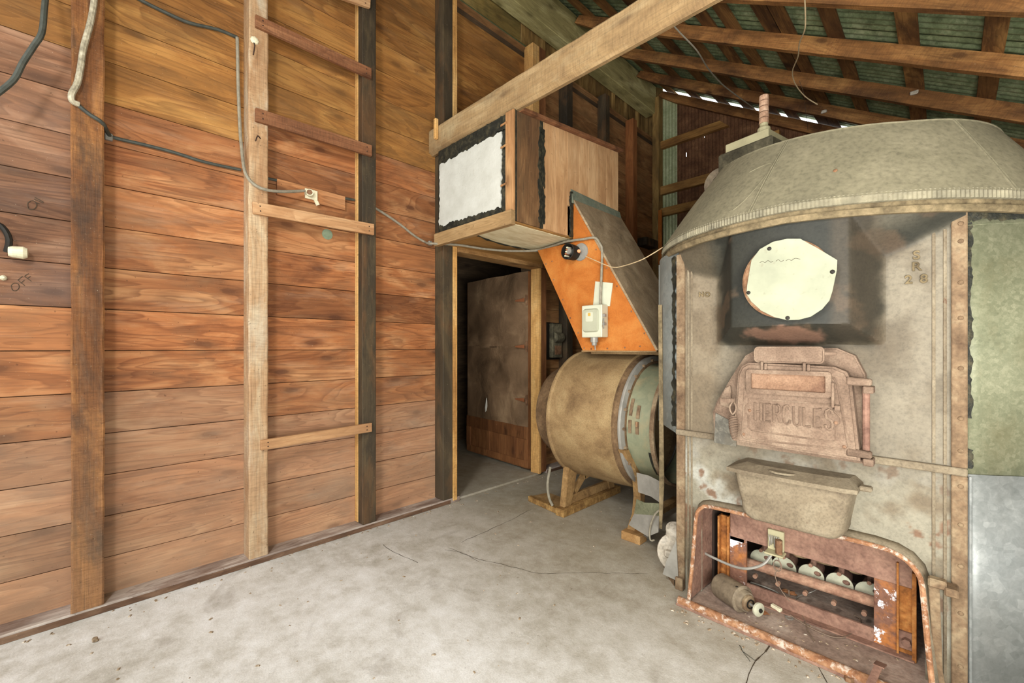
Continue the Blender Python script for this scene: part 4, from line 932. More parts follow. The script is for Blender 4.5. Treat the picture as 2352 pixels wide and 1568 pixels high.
for i in range(len(bnd)-1):
    a0, a1 = bnd[i], bnd[i+1]; n = 18; m = MB()
    m.loft([[hoodpt(a0+(a1-a0)*k/n, t/8) for k in range(n+1)] for t in range(9)], closed=False); m.smooth = True
    part('hood_panel', m, 'hood', fu)
    for da in (-.007, .007):
        m = MB(); m.tube([Vector(hoodpt(a0+da*(1-.0*t), t/8))+Vector((math.cos(a0)*.001, math.sin(a0)*.001, 0)) for t in range(9)], .0025, 5, 1); part('hood_seam', m, 'hood', fu)
m = MB(); P_ = [hoodpt(a*2*math.pi/60, 1.) for a in range(60)]; C0 = (FC.x+.04, FC.y, 2.10); m.loft([P_, [tuple(Vector(p).lerp(Vector(C0), .98)) for p in P_]]); part('hood_top', m, 'hood', fu)
m = MB(); m.tube([hoodpt(a*2*math.pi/72, 1.) for a in range(73)], .004, 5, 1); part('hood_rim', m, 'hood', fu)
part('hood_bolt', MB().dome(Vector(hoodpt(ang_at(1908, .72), .35)), (-.1, -.8, .5), .008), 'ring', fu)
# swage outline pressed in the left hood panel
m = MB(); a_ = lambda px: ang_at(px, .70)
m.tube([hoodpt(a_(1690), .12), hoodpt(a_(1708), .1), hoodpt(a_(1728), .25), hoodpt(a_(1745), .55), hoodpt(a_(1738), .66), hoodpt(a_(1715), .66), hoodpt(a_(1690), .62)], .0025, 5, 3)
part('pressed_outline', m, 'hood', fu)
# flue cover plate
def yb(x, z): return YP-relief(x, z, 1.7)
yd = min(yb(-.43, 1.45), yb(-.55, 1.45))-.028
part('flue_collar', MB().lathe([(.07, .150), (-.0, .150), (-.004, .143), (-.004, .02)], (-.437, yd+.012, 1.462), 'y', 48), 'ring', fu, 'rusty collar behind the pale cover')
cp = [PY(*p, yd) for p in ((1838, 548), (1880, 571), (1923, 597), (1922, 620), (1912, 668), (1905, 690), (1888, 710), (1862, 727), (1835, 734), (1808, 735), (1778, 728), (1748, 713), (1725, 692), (1714, 674), (1716, 655), (1722, 618), (1726, 597), (1745, 572), (1775, 555), (1808, 548))]
cvp = part('flue_cover', MB().prism([(p.x, p.z) for p in cp], 'y', yd, yd+.003, .0008), 'cover', fu, 'pale sheet-metal cover, roughly round with clipped corners')
for p in ((1767, 571), (1912, 624), (1719, 672), (1809, 730)):
    q = PY(*p, yd); part('screw', MB().dome((q.x, yd, q.z), (0, -1, 0), .008), 'black', cvp)
for sg in ([(1745, 603), (1752, 600), (1757, 603), (1764, 598), (1770, 602), (1776, 600)], [(1782, 600), (1788, 596), (1794, 601), (1800, 597)], [(1805, 599), (1812, 595), (1818, 598), (1826, 593), (1838, 595)]):
    part('handwriting', MB().tube([PY(*p, yd-.0006) for p in sg], .0007, 4, 3), 'pencil', cvp)
# lettering cast in
def text(s_, x, z, y, h, mat, par, name='lettering', depth=.004, sx=1., tilt=0., shear=0.):
    cu = bpy.data.curves.new(name, 'FONT'); cu.body = s_; cu.size = h/.7; cu.extrude = depth; cu.bevel_depth = .0012 if h > .02 else 0; cu.bevel_resolution = 1; cu.resolution_u = 4; cu.align_x = 'CENTER'
    t = bpy.data.objects.new(name, cu); COL.objects.link(t); dg = bpy.context.evaluated_depsgraph_get(); dg.update()
    me = bpy.data.meshes.new_from_object(t.evaluated_get(dg)); bpy.data.objects.remove(t, do_unlink=True)
    for v in me.vertices:
        a, b, c = v.co; a *= sx; v.co = (a*math.cos(tilt)-b*math.sin(tilt), -c, a*math.sin(tilt)+b*math.cos(tilt))
    me.materials.clear(); me.materials.append(M[mat]); o = bpy.data.objects.new(name, me); COL.objects.link(o); o.parent = par; o.location = Vector((x, y, z))-wloc(par); return o
for s_, p in (('N', (1611, 681)), ('O', (1625, 681)), ('S', (2105, 595)), ('R', (2105, 621)), ('2', (2087, 651)), ('8', (2122, 649))):
    q = PY(*p, YP-.002); text(s_, q.x, q.z, YP-.003, .030 if s_ not in 'NO' else .022, 'olive', fu, 'cast_lettering', .003)
# ---- fire door
part('door_neck', MB().prism([(-.755, .765), (-.765, .90), (-.745, .955), (-.665, 1.10), (-.625, 1.165), (-.57, 1.198), (-.30, 1.198), (-.245, 1.17), (-.215, 1.10), (-.205, .78), (-.205, .765)], 'y', YP-.055, YP+.002, .006), 'cast', fu, 'sloping cast neck around the fire door')
part('loose_flap', MB().hexa([(-.755, YP-.062, .763), (-.66, YP-.062, .76), (-.66, YP-.056, .76), (-.755, YP-.056, .763), (-.748, YP-.062, .90), (-.66, YP-.062, .86), (-.66, YP-.056, .86), (-.748, YP-.056, .90)]), 'flap', fu, 'dark scorched flap beside the door')
fd = part('fire_door', MB().prism([(-.655, .795), (-.636, 1.085), (-.622, 1.118), (-.595, 1.136), (-.30, 1.128), (-.262, 1.11), (-.248, 1.075), (-.222, .786)], 'y', 2.0, YP-.054, .009), 'cast', fu, 'cast iron fire door with raised lettering')
yf = 2.0
def bead(pts, r, par, y=yf, mat='cast', nm='bead'): return part(nm, MB().tube([(a, y, b) for a, b in pts], r, 6, 1), mat, par)
bead([(-.618, .83), (-.603, 1.07), (-.595, 1.09), (-.575, 1.10), (-.32, 1.094), (-.298, 1.085), (-.288, 1.06), (-.255, .835), (-.262, .822), (-.60, .812), (-.614, .818), (-.618, .83)], .004, fd)
# slot
m = MB()
o_, i_ = rrect(-.598, -.305, 1.010, 1.108, .012), rrect(-.580, -.323, 1.028, 1.092, .005)
m.loft([[(x, yf, z) for x, z in o_], [(x, yf-.014, z) for x, z in o_], [(x, yf-.014, z) for x, z in i_], [(x, yf, z) for x, z in i_]], caps=False); part('slot_frame', m, 'cast', fd)
part('slot_plate', MB().box(-.582, -.321, yf-.002, yf+.001, 1.026, 1.094), 'cast_lo', fd)
bead([(-.590, .985), (-.590, .965), (-.606, .945), (-.606, .925), (-.592, .912), (-.592, .86), (-.582, .852), (-.305, .845), (-.293, .853), (-.293, .90), (-.278, .918), (-.280, .94), (-.300, .962), (-.302, .985), (-.590, .985)], .0035, fd)
GL = {'H': [[(0, 0), (0, 1)], [(1, 0), (1, 1)], [(0, .5), (1, .5)]], 'E': [[(1, 1), (0, 1), (0, 0), (1, 0)], [(0, .52), (.75, .52)]],
      'R': [[(0, 0), (0, 1), (.65, 1), (.95, .88), (.95, .62), (.65, .5), (0, .5)], [(.55, .5), (1, 0)]], 'C': [[(1, .78), (.9, .95), (.5, 1.02), (.1, .93), (0, .75), (0, .25), (.1, .06), (.5, -.02), (.9, .05), (1, .22)]],
      'U': [[(0, 1), (0, .22), (.12, .04), (.5, -.03), (.88, .04), (1, .22), (1, 1)]], 'L': [[(0, 1), (0, 0), (1, 0)]],
      'S': [[(1, .8), (.88, .96), (.5, 1.03), (.12, .94), (0, .76), (.15, .58), (.85, .42), (1, .24), (.88, .05), (.5, -.03), (.12, .04), (0, .2)]]}
lx = -.566
for ch_ in 'HERCULES':
    m = MB()
    for sg in GL[ch_]:
        P_ = [(lx+a*.022, yf-.003, .895+b*.072-(lx+.45)*.02) for a, b in sg]; m.tube(P_, .0044, 6, 1)
    part('raised_letter', m, 'cast', fd); lx += .0345
for x, z in ((-.588, .934), (-.293, .918), (-.268, .832), (-.612, .83)): part('screw', MB().dome((x, yf, z), (0, -1, 0), .007), 'cast_lo', fd)
part('lid', MB().prism(rrect(-.572, -.330, 1.138, 1.203, .014), 'y', 2.005, 2.018, .002), 'cast', fd, 'slot lid folded up')
bead([(a, b) for a, b in rrect(-.570, -.332, 1.140, 1.201, .014)]+[(-.332, 1.187)], .0035, fd, 2.005)
part('lid_tab', MB().box(-.333, -.292, 2.005, 2.018, 1.170, 1.184, .003), 'cast', fd)
for x in (-.545, -.397):
    part('lid_hinge', MB().box(x, x+.010, 1.988, 2.006, 1.105, 1.142, .003).box(x+.013, x+.024, 1.990, 2.004, 1.108, 1.135, .003), 'cast', fd)
part('lid_catch', MB().box(-.306, -.296, 1.982, 2.002, .975, 1.07, .003).box(-.296, -.278, 1.982, 2.0, .965, .985, .003), 'cast', fd)
for z in (1.062, .800):
    part('hinge_arm', MB().hexa([(-.262, 1.995, z), (-.19, 2.0, z), (-.19, 2.03, z), (-.262, 2.06, z), (-.262, 1.995, z+.03), (-.19, 2.0, z+.024), (-.19, 2.03, z+.024), (-.262, 2.06, z+.03)], .004), 'cast', fd)
    part('hinge_lug', MB().box(-.215, -.185, 2.0, 2.06, z-.028, z-.002, .003), 'cast', fu)
part('hinge_pin', MB().cyl((-.208, 2.03, .775), (-.208, 2.03, 1.06), .011, 10), 'purple', fu)
# latch and spring handle
part('latch_plate', MB().prism([(-.725, .94), (-.728, .965), (-.705, 1.015), (-.683, 1.03), (-.678, .99), (-.688, .93)], 'y', YP-.072, YP-.055, .003), 'cast', fu)
hn = part('latch', MB().obox((-.70, 1.995, .968), (-.645, 1.985, .972), .016, .018), 'cast', fd)
part('handle_loop', MB().tube([(-.650, 1.975, .965), (-.658, 1.97, .94), (-.645, 1.968, .915), (-.632, 1.97, .94), (-.640, 1.975, .965)], .003, 6, 3), 'cast', hn)
pts = []
for k in range(15*10+1):
    t = k/150; r = .006+.012*math.sin(math.pi*min(1, .15+t*.85)); a = 2*math.pi*k/10
    pts.append((-.645+.006*t+r*math.cos(a), 1.970+r*math.sin(a)*.9, .912-.105*t))
part('spring_grip', MB().tube(pts, .0028, 5, 1), 'cast', hn, 'coiled wire grip')
# ---- draft pan under the door
def panring(y, ins):
    o = []; L, R_, zb, zt = -.655+ins, -.238-ins, .470+ins*.9, .672
    o.append((L, y, zt)); o.append((L+.022, y, .57))
    for k in range(7):
        t = math.pi*(1+.5*k/6)-.15; o.append((L+.085+.055*math.cos(t), y, zb+.055+.055*math.sin(t)))
    for k in range(7):
        t = math.pi*(1.5+.5*k/6)+.12; o.append((R_-.075+.05*math.cos(t), y, zb+.05+.05*math.sin(t)))
    o.append((R_-.018, y, .57)); o.append((R_, y, zt)); return o
m = MB(); m.loft([panring(YP, 0), panring(2.035, .002), panring(2.0, .007), panring(1.988, .016), panring(1.984, .028)]); m.smooth = True
pn = part('draft_pan', m, 'pan', fu, 'bulging metal draft pan')
m = MB(); m.loft([[(x, y, .668) for x, y in ((-.675, YP), (-.672, 1.975), (-.60, 1.965), (-.45, 1.962), (-.27, 1.968), (-.228, 1.98), (-.225, YP))], [(x, y, .684) for x, y in ((-.675, YP), (-.672, 1.973), (-.60, 1.963), (-.45, 1.960), (-.27, 1.966), (-.226, 1.978), (-.225, YP))], [(x, y, .706) for x, y in ((-.63, YP), (-.61, 2.04), (-.56, 2.02), (-.45, 2.02), (-.30, 2.03), (-.26, 2.05), (-.25, YP))]])
part('pan_lip', m, 'pan', pn)
part('pan_lug', MB().box(-.228, -.190, 2.01, 2.05, .676, .694, .005), 'pan', pn)
part('pan_boss', MB().lathe([(0, .055), (.006, .05), (.007, .001)], (-.47, 2.02, .694), 'z', 20), 'pan', pn)
# ---- ash pit surround
rim = [(-.843, 1.988, .03), (-.842, 2.02, .16), (-.842, 2.05, .30), (-.840, 2.064, .39), (-.832, 2.068, .425), (-.812, 2.07, .447), (-.78, 2.07, .458), (-.60, 2.068, .464), (-.40, 2.066, .468), (-.20, 2.064, .472), (-.14, 2.063, .466), (-.10, 2.062, .448), (-.072, 2.06, .415), (-.060, 2.055, .37), (-.048, 2.03, .22), (-.03, 1.99, .03)]
cxr, czr = -.44, .22
def off(p, d, y): 
    v = Vector((p[0]-cxr, 0, max(0, p[2]-.1)*1.0)); v = v.normalized()*d if v.length > 0 else v; return (p[0]+v.x, y, p[2]+v.z)
m = MB(); m.loft([[off(p, .024, YP+.001) for p in rim], [off(p, .016, (p[1]+YP)/2+.01) for p in rim], [off(p, .004, p[1]) for p in rim]], closed=False); m.smooth = True
o = part('ash_door_surround', m, 'pan', fu, 'flared surround of the ash pit opening'); md = o.modifiers.new('t', 'SOLIDIFY'); md.thickness = .003; md.offset = -1
part('surround_edge', MB().tube(rim, .0085, 8, 2), 'rusty', fu, 'rusty rolled edge with flaked paint')
m = MB(); m.loft([[off(p, -.002, p[1]) for p in rim], [(p[0]+(.012 if p[0] < cxr else -.012), 2.235, p[2]-.01 if p[2] > .1 else p[2]) for p in rim]], closed=False); m.smooth = True; part('surround_inside', m, 'purple', fu)
part('side_strap', MB().prism([(-.046, .40), (-.018, .395), (-.010, .10), (.006, .0), (-.03, .0), (-.036, .2)], 'y', YP-.06, YP-.048, .002), 'strip', fu)
part('strap_lug', MB().box(-.046, .0, YP-.085, YP-.05, .388, .418, .005).box(-.006, .028, YP-.09, YP-.03, .374, .402, .004), 'strip', fu)
part('foot_bracket', MB().box(XL-.008, XL+.03, YP-.035, YP-.013, .0, .06, .003), 'strip', fu)
# ---- pit floor, ledge
part('pit_floor', MB().box(-.86, .02, 1.985, 2.78, .002, .022), 'trayfloor', fu)
m = MB(); n = 60; pts = [(-.885+.93*i/n, 1.975+random.uniform(-.001, .001), .019) for i in range(n+1)]
m.tube(pts, .019, 10, 1); part('ledge_edge', m, 'rusty', fu, 'rust and white flaked front edge')
part('ledge_base', MB().box(-.89, .05, 1.956, 1.99, .0, .012, .002), 'purple', fu)
part('pit_back', MB().box(-.84, -.03, 2.74, 2.76, .02, .5).box(-.84, -.82, 2.24, 2.75, .02, .5).box(-.05, -.03, 2.24, 2.75, .02, .5).box(-.84, -.03, 2.24, 2.75, .45, .47), 'dark', fu)
# ---- inner frame
F = thing
yi = 2.235
part('frame_channel', MB().box(-.792, -.785, yi-.03, yi+.02, .024, .375).box(-.785, -.750, yi+.0, yi+.01, .024, .375).box(-.750, -.744, yi-.022, yi+.02, .024, .38), 'rust_or', fu, 'orange-rusted upright channel on the left')
part('frame_plate', MB().box(-.744, -.670, yi-.006, yi+.01, .024, .30, .002), 'purple_w', fu)
part('frame_beam', MB().box(-.742, -.080, yi-.008, yi+.012, .285, .42, .002).box(-.742, -.68, yi-.006, yi+.01, .27, .30), 'purple', fu)
part('frame_plate', MB().box(-.205, -.136, yi-.006, yi+.01, .024, .285, .002), 'purple_w', fu, 'right plate with flaking white paint')
part('frame_channel', MB().box(-.136, -.130, yi-.024, yi+.02, .024, .375).box(-.130, -.092, yi-.0, yi+.01, .024, .36).box(-.092, -.080, yi-.035, yi+.02, .024, .355), 'rust_or', fu, 'orange-rusted upright channel on the right')
part('frame_rail', MB().box(-.670, -.205, yi-.006, yi+.008, .024, .082, .002).box(-.70, -.085, yi-.045, yi-.004, .024, .03), 'purple', fu)
part('frame_bolt', MB().cyl((-.108, yi-.012, .085), (-.108, yi-.035, .085), .014, 6).box(-.135, -.085, yi-.014, yi-.001, .05, .115, .002), 'purple', fu)
part('burner_pipe', MB().cyl((-.70, 2.30, .150), (-.18, 2.30, .158), .0225, 16), 'pipe', fu, 'rusty gas pipe across the opening')
part('side_pipe', MB().cyl((-.83, 2.30, .20), (-.745, 2.285, .19), .022, 12), 'strip', fu)
for i, x in enumerate((-.645, -.548, -.440, -.335, -.232)):
    z = .150; b = part('burner', MB().cyl((x, 2.39, z), (x, 2.50, z), .040, 20, .032).cyl((x, 2.40, z+.02), (x, 2.45, z+.075), .012, 8), 'purple', fu)
    m = MB(); n = 28; hole = [(x+.024+.014*math.cos(2*math.pi*k/n), z+.018+.011*math.sin(2*math.pi*k/n)) for k in range(n)]
    # crescent shutter: disc with a bite near its right edge
    outer = [(x+.050*math.cos(2*math.pi*k/n), z+.050*math.sin(2*math.pi*k/n)) for k in range(n)]
    m.loft([[(a, 2.374, c) for a, c in outer], [(a, 2.378, c) for a, c in outer], [(a, 2.378, c) for a, c in hole], [(a, 2.374, c) for a, c in hole], [(a, 2.374, c) for a, c in outer]], caps=False)
    part('air_shutter', m, 'disc', b)
    part('bolt', MB().cyl((x, 2.36, z+.052), (x, 2.385, z+.052), .009, 6).cyl((x-.012, 2.31, z-.062), (x-.012, 2.33, z-.062), .010, 8), 'pipe', b)
    part('firebrick', MB().blob((x+.045, 2.47, z+.062), (.054, .05, .032), i, .35), 'brick', fu)
# gas control above the opening
q = PY(1780, 1215, 2.21)
gv = part('gas_control', MB().box(q.x-.030, q.x+.034, 2.212, 2.228, .285, .375, .002).box(q.x-.034, q.x+.042, 2.165, 2.225, .276, .284, .003), 'ctrl_l', fu, 'small open gas control')
part('control_cylinder', MB().cyl((q.x+.02, 2.19, .285), (q.x+.02, 2.19, .345), .014, 12), 'ring', gv)
m = MB()
for a in range(6): m.tube([(q.x-.022+.007*a, 2.208, .30+.008*(a % 3)), (q.x-.018+.006*a, 2.200, .325), (q.x-.024+.008*a, 2.206, .352)], .0022, 5, 3)
part('control_works', m, 'steel', gv)
part('control_tube', MB().tube([(q.x-.005, 2.18, .278), (q.x-.03, 2.15, .235), (q.x-.09, 2.13, .20), (q.x-.16, 2.14, .185), (-.80, 2.15, .19), (-.835, 2.16, .192)], .006, 8, 4), 'steel', gv, 'thick grey tube')
part('capillary_coil', MB().tube([(q.x+.02, 2.175, .275)]+[(q.x+.018+.016*math.cos(k*.9), 2.172+.004*k/5, .235+.024*math.sin(k*.9)) for k in range(15)]+[(q.x+.01, 2.17, .20), (q.x+.03, 2.16, .15), (q.x+.07, 2.15, .11)], .0018, 5, 3), 'wire_d', gv)

# ================================================================== THINGS IN THE ASH PIT
mt = thing('electric_motor', 'small cylindrical electric motor lying in the ash pit', 'motor', (-.66, 2.09, .023))
a = Vector((-.765, 2.135, .023+.058)); b = Vector((-.625, 2.065, .023+.062)); d = (b-a).normalized()
def alat(prof, n=28):
    m = MB(); u = d.cross(Vector((0, 0, 1))).normalized(); w = u.cross(d); m.smooth = True
    return m.loft([[a+d*h+(u*math.cos(2*math.pi*k/n)+w*math.sin(2*math.pi*k/n))*r for k in range(n)] for h, r in prof], caps=False)
Lm = (b-a).length
part('motor_body', alat([(0, .001), (0, .030), (.006, .048), (.018, .056), (Lm-.02, .057), (Lm-.02, .001)]), 'motor', mt)
part('end_flange', alat([(Lm-.022, .05), (Lm-.022, .0575), (Lm-.015, .058), (Lm-.013, .055), (Lm-.010, .046), (Lm+.0, .045), (Lm+.012, .040), (Lm+.013, .001)]), 'motor', mt)
part('end_cap', alat([(Lm+.013, .034), (Lm+.022, .033), (Lm+.026, .028), (Lm+.026, .001)]), 'strip', mt)
part('bearing_ring', alat([(Lm+.0262, .020), (Lm+.029, .020), (Lm+.029, .014), (Lm+.0262, .014)]), 'black', mt)
part('shaft', alat([(Lm+.02, .006), (Lm+.075, .005), (Lm+.075, .001)], 10), 'steel', mt)
part('knob_wheel', alat([(Lm+.06, .001), (Lm+.06, .018), (Lm+.064, .0285), (Lm+.072, .0285), (Lm+.076, .018), (Lm+.077, .001)]), 'disc', mt)
part('shaft_nut', alat([(Lm+.076, .009), (Lm+.082, .009), (Lm+.082, .001)], 6), 'black', mt)
part('vent_slot', MB().blob(a+d*(Lm-.055)+Vector((.02, -.03, .052))*1.0, (.012, .006, .005), 1, .1), 'black', mt)
zf = .025
def pit(x, y, z=.03): return PZ(x, y, z)
def pitwire(pts, r, mat, lab):
    return cable('loose_wire', [pit(x, y, z) for x, y, z in pts], r, mat, lab, 'wire', 5)
pitwire([(1725, 1337, .06), (1750, 1345, .035), (1785, 1360, .03), (1790, 1372, .028), (1762, 1373, .03), (1738, 1360, .05)], .004, 'steel', 'looped grey lead behind the small motor')
pitwire([(1812, 1355, .09), (1815, 1375, .05), (1835, 1400, .03), (1850, 1430, .028), (1856, 1450, .027), (1872, 1474, .027)], .003, 'wire_d', 'straight brown wire hanging forward over the pit rail')
pitwire([(1815, 1412, .03), (1845, 1432, .028), (1880, 1450, .028), (1915, 1463, .028), (1948, 1460, .028), (1972, 1440, .03), (1975, 1420, .035), (1962, 1412, .04)], .003, 'wire_d', 'brown wire curling in a wide loop over the pit floor')
pitwire([(1880, 1351, .08), (1862, 1360, .045), (1832, 1370, .032), (1826, 1385, .035)], .0018, 'steel', 'short silvery wire beside the dry leaf')
pitwire([(1622, 1268, .12), (1650, 1290, .08), (1688, 1312, .07)], .004, 'cable_g', 'pale straight rod leaning at the left of the pit')
def leafm(c, sz, seed):
    m = MB(); n = 12; C0 = m.bm.verts.new((c[0], c[1], c[2]+sz*.25)); R = []
    for k in range(n):
        a = 2*math.pi*k/n; r = sz*(.55+.45*abs(math.cos(a*2.5+seed)))
        R.append(m.bm.verts.new((c[0]+r*math.cos(a), c[1]+r*.7*math.sin(a), c[2]+.004+sz*.25*abs(noise.noise(Vector((a, seed, 2)))))))
    for k in range(n): m.bm.faces.new((C0, R[k], R[(k+1) % n]))
    return m
for p, sz, lab, z in (((1812, 1362), .038, 'curled orange-brown leaf in the middle of the ash pit', .025), ((1752, 1408), .03, 'dark curled leaf in front of the small motor', .023), ((1775, 1322), .035, 'brown leaf lying behind the rusty pipe', .025), ((1795, 1478), .035, 'crumpled brown leaf below the rusty ledge', .0), ((2020, 1415), .02, 'small yellow leaf scrap by the right upright of the pit', .03)):
    q = PZ(*p, z); single('dry_leaf', leafm((q.x, q.y, z), sz, sz*99), 'leaf', lab, 'leaf')
q = pit(1783, 1397, .03)
single('ceramic_terminal', MB().obox((q.x-.02, q.y+.006, .034), (q.x+.022, q.y-.01, .034), .018, .016, bev=.002), 'porc', 'small white ceramic terminal block on the pit floor', 'terminal')
q = pit(1813, 1418, .025)
single('metal_washer', MB().lathe([(0, .008), (0, .016), (.002, .016), (.002, .008), (0, .008)], (q.x, q.y, .0235), 'z', 20), 'steel', 'loose metal washer on the pit floor', 'washer')
q = PZ(1995, 1530, .04)
single('metal_strip', MB().obox(PZ(1990, 1590, .03), PZ(2018, 1530, .075), .022, .004).obox(PZ(2018, 1530, .075), PZ(2025, 1522, .055), .03, .004), 'purple', 'bent rusty strip propped on the ledge near the bottom right', 'metal strip')
q = PZ(1950, 1563, 0)
single('rusty_nut', MB().lathe([(0, .006), (0, .016), (.014, .014), (.014, .006), (0, .006)], (q.x, q.y, .0005), 'z', 6), 'ring', 'rusty nut on the concrete at the bottom edge', 'nut')
q = PZ(1755, 1472, 0)
single('white_chip', MB().obox((q.x-.02, q.y-.012, .004), (q.x+.012, q.y+.018, .006), .012, .004), 'paper', 'small white chip against the rusty ledge', 'chip')
q = PZ(218, 1473, 0)
single('dirt_clod', MB().blob((q.x, q.y, .008), (.016, .012, .010), 3, .5), 'debris', 'little brown clod on the concrete near the brown post', 'clod')
q = PZ(1705, 1497, 0)
single('dry_weed', MB().tube([(q.x-.02, q.y+.03, .002), (q.x-.01, q.y+.01, .012), (q.x, q.y, .004)], .0015, 4).tube([(q.x, q.y, .004), (q.x+.03, q.y-.015, .006), (q.x+.05, q.y-.02, .003)], .001, 4).tube([(q.x, q.y, .004), (q.x+.03, q.y-.03, .005), (q.x+.04, q.y-.04, .003)], .001, 4), 'cable', 'dried forked weed stem on the floor in front of the furnace', 'weed')
# crumbs
m = MB()
for k in range(420):
    if k < 150: p = Vector((XS+abs(random.gauss(0, .05))+.004, random.uniform(-.4, 5.2), 0))
    elif k < 270: p = Vector((random.uniform(-2.6, -.9), random.uniform(-.1, 4.2), 0))
    elif k < 340: p = Vector((random.uniform(-.9, .0), 1.95-abs(random.gauss(0, .05)), 0))
    else: p = Vector((random.uniform(-.66, -.1), random.uniform(2.02, 2.35), .022))
    s_ = random.uniform(.0015, .005); a_ = random.uniform(0, 3.1)
    if k >= 340: s_ *= .8
    dx = Vector((math.cos(a_), math.sin(a_), 0))*s_*random.uniform(1, 2.4); dy = Vector((-math.sin(a_), math.cos(a_), 0))*s_; h = Vector((0, 0, s_*.8))
    m.loft([[p-dx-dy, p+dx-dy, p+dx+dy, p-dx+dy], [p-dx*.6-dy*.5+h, p+dx*.6-dy*.6+h, p+dx*.5+dy*.6+h, p-dx*.6+dy*.5+h]])
single('floor_crumbs', m, 'debris', 'scattered crumbs and chips on the concrete and pit floor', 'debris', kind='stuff')

# ================================================================== CONTROL BOX ON THE HOOD
cb = thing('control_box', 'dusty dark box with a pale lid standing on the furnace hood behind its left edge', 'control box', (-.82, 2.80, TZ))
q0 = Vector((-.785, 2.80, 0)); e1 = Vector((math.cos(-.2), math.sin(-.2), 0)); e2 = Vector((-e1.y, e1.x, 0))
def rb(c, w, dp, z0, z1, bev=0, tap=1.):
    P = [c+e1*(i*w/2)+e2*(j*dp/2) for i, j in ((-1, -1), (1, -1), (1, 1), (-1, 1))]; Q = [c+(p-c)*tap for p in P]
    return MB().hexa([(p.x, p.y, z0) for p in P]+[(p.x, p.y, z1) for p in Q], bev)
part('case', rb(q0, .31, .29, TZ+.05, 2.35, .01), 'ctrl', cb)
part('lid', rb(q0, .245, .24, 2.35, 2.405, .004), 'ctrl_l', cb)
part('mounting_feet', rb(q0, .24, .24, TZ-.02, TZ+.05), 'steel', cb)
pc = q0+e1*.03+e2*.02
part('pipe_stub', MB().cyl((pc.x, pc.y, 2.405), (pc.x, pc.y, 2.53), .022, 14).cyl((pc.x, pc.y, 2.43), (pc.x, pc.y, 2.475), .034, 14).cyl((pc.x, pc.y, 2.475), (pc.x, pc.y, 2.495), .034, 14, .018), 'ctrl_l', cb)
for k in range(5): part('clay_sleeve', MB().cyl((pc.x, pc.y, 2.505+k*.033), (pc.x, pc.y, 2.534+k*.033), .026, 14, .024), 'ceramic', cb)
part('sleeve_core', MB().cyl((pc.x, pc.y, 2.50), (pc.x, pc.y, 2.67), .012, 8), 'black', cb)
wc = q0-e1*.19+e2*-.05
part('side_wheel', MB().lathe([(-.02, .05), (-.02, .095), (.02, .095), (.02, .05), (-.02, .05)], (wc.x, wc.y, TZ+.11), 'y', 28), 'motor', cb)
part('red_bracket', MB().obox((wc.x+.03, wc.y-.06, TZ+.17), (wc.x+.06, wc.y-.05, TZ+.06), .03, .006), 'red', cb)
part('wheel_axle', MB().cyl((wc.x, wc.y-.03, TZ+.11), (wc.x+.12, wc.y+.05, TZ+.11), .02, 10), 'motor', cb)

# ================================================================== BLOWER
BC = Vector((0, 2.77, .70))
bl = thing('centrifugal_blower', 'big dusty drum-shaped blower between the doorway and the furnace', 'blower', (-1.7, 2.77, 0))
def xl(prof, n=72, caps=False): m = MB(); m.lathe([(x, r) for x, r in prof], (0, BC.y, BC.z), 'x', n); m.smooth = True; return m
part('drum', xl([(-1.985, .30), (-1.985, .462), (-1.978, .474), (-1.965, .474), (-1.955, .464), (-1.80, .468), (-1.62, .468), (-1.475, .464), (-1.468, .452)]), 'drum', bl, 'speckled rusty drum')
part('inlet_cone', xl([(-2.20, .22), (-2.22, .29), (-2.20, .335), (-2.15, .358), (-2.05, .366), (-1.986, .368)]), 'groove', bl)
part('end_groove', xl([(-1.468, .452), (-1.462, .438), (-1.43, .432)]), 'groove', bl)
part('end_bead', xl([(-1.43, .432), (-1.428, .442), (-1.418, .445), (-1.408, .442), (-1.404, .430), (-1.398, .41)]), 'steel', bl)
part('duct_flange', xl([(-1.398, .41), (-1.394, .385)]), 'groove', bl)
part('duct', xl([(-1.394, .392), (-1.37, .384), (-1.215, .380)]), 'duct', bl, 'pale green round duct')
m = MB(); m.lathe([(-.012, .384), (-.014, .398), (.012, .398), (.012, .384)], (-1.226, BC.y, BC.z), 'x', 60); part('duct_ring', m, 'strip', bl)
m = MB(); m.lathe([(-.02, .382), (-.02, .385), (.02, .385)], (-1.245, BC.y, BC.z), 'x', 40, math.radians(200), math.radians(228)); part('tar_patch', m, 'tar', bl)
for k in range(22):
    a_ = 2*math.pi*k/22; part('bolt', MB().cyl((-1.404, BC.y+.418*math.cos(a_), BC.z+.418*math.sin(a_)), (-1.386, BC.y+.418*math.cos(a_), BC.z+.418*math.sin(a_)), .010, 6), 'strip', bl)
for (a0, a1, x0, x1) in ((158, 170, -1.335, -1.315), (173, 184, -1.335, -1.315), (152, 168, -1.385, -1.365), (172, 184, -1.385, -1.365)):
    m = MB(); m.lathe([(x0, .384), (x0, .390), (x1, .390), (x1, .384)], (0, BC.y, BC.z), 'x', 6, math.radians(a0), math.radians(a1)); part('latch_plate', m, 'strip', bl)
part('latch_pin', MB().cyl((-1.325, BC.y-.392, BC.z+.05), (-1.325, BC.y-.395, BC.z+.02), .008, 8), 'ring', bl)
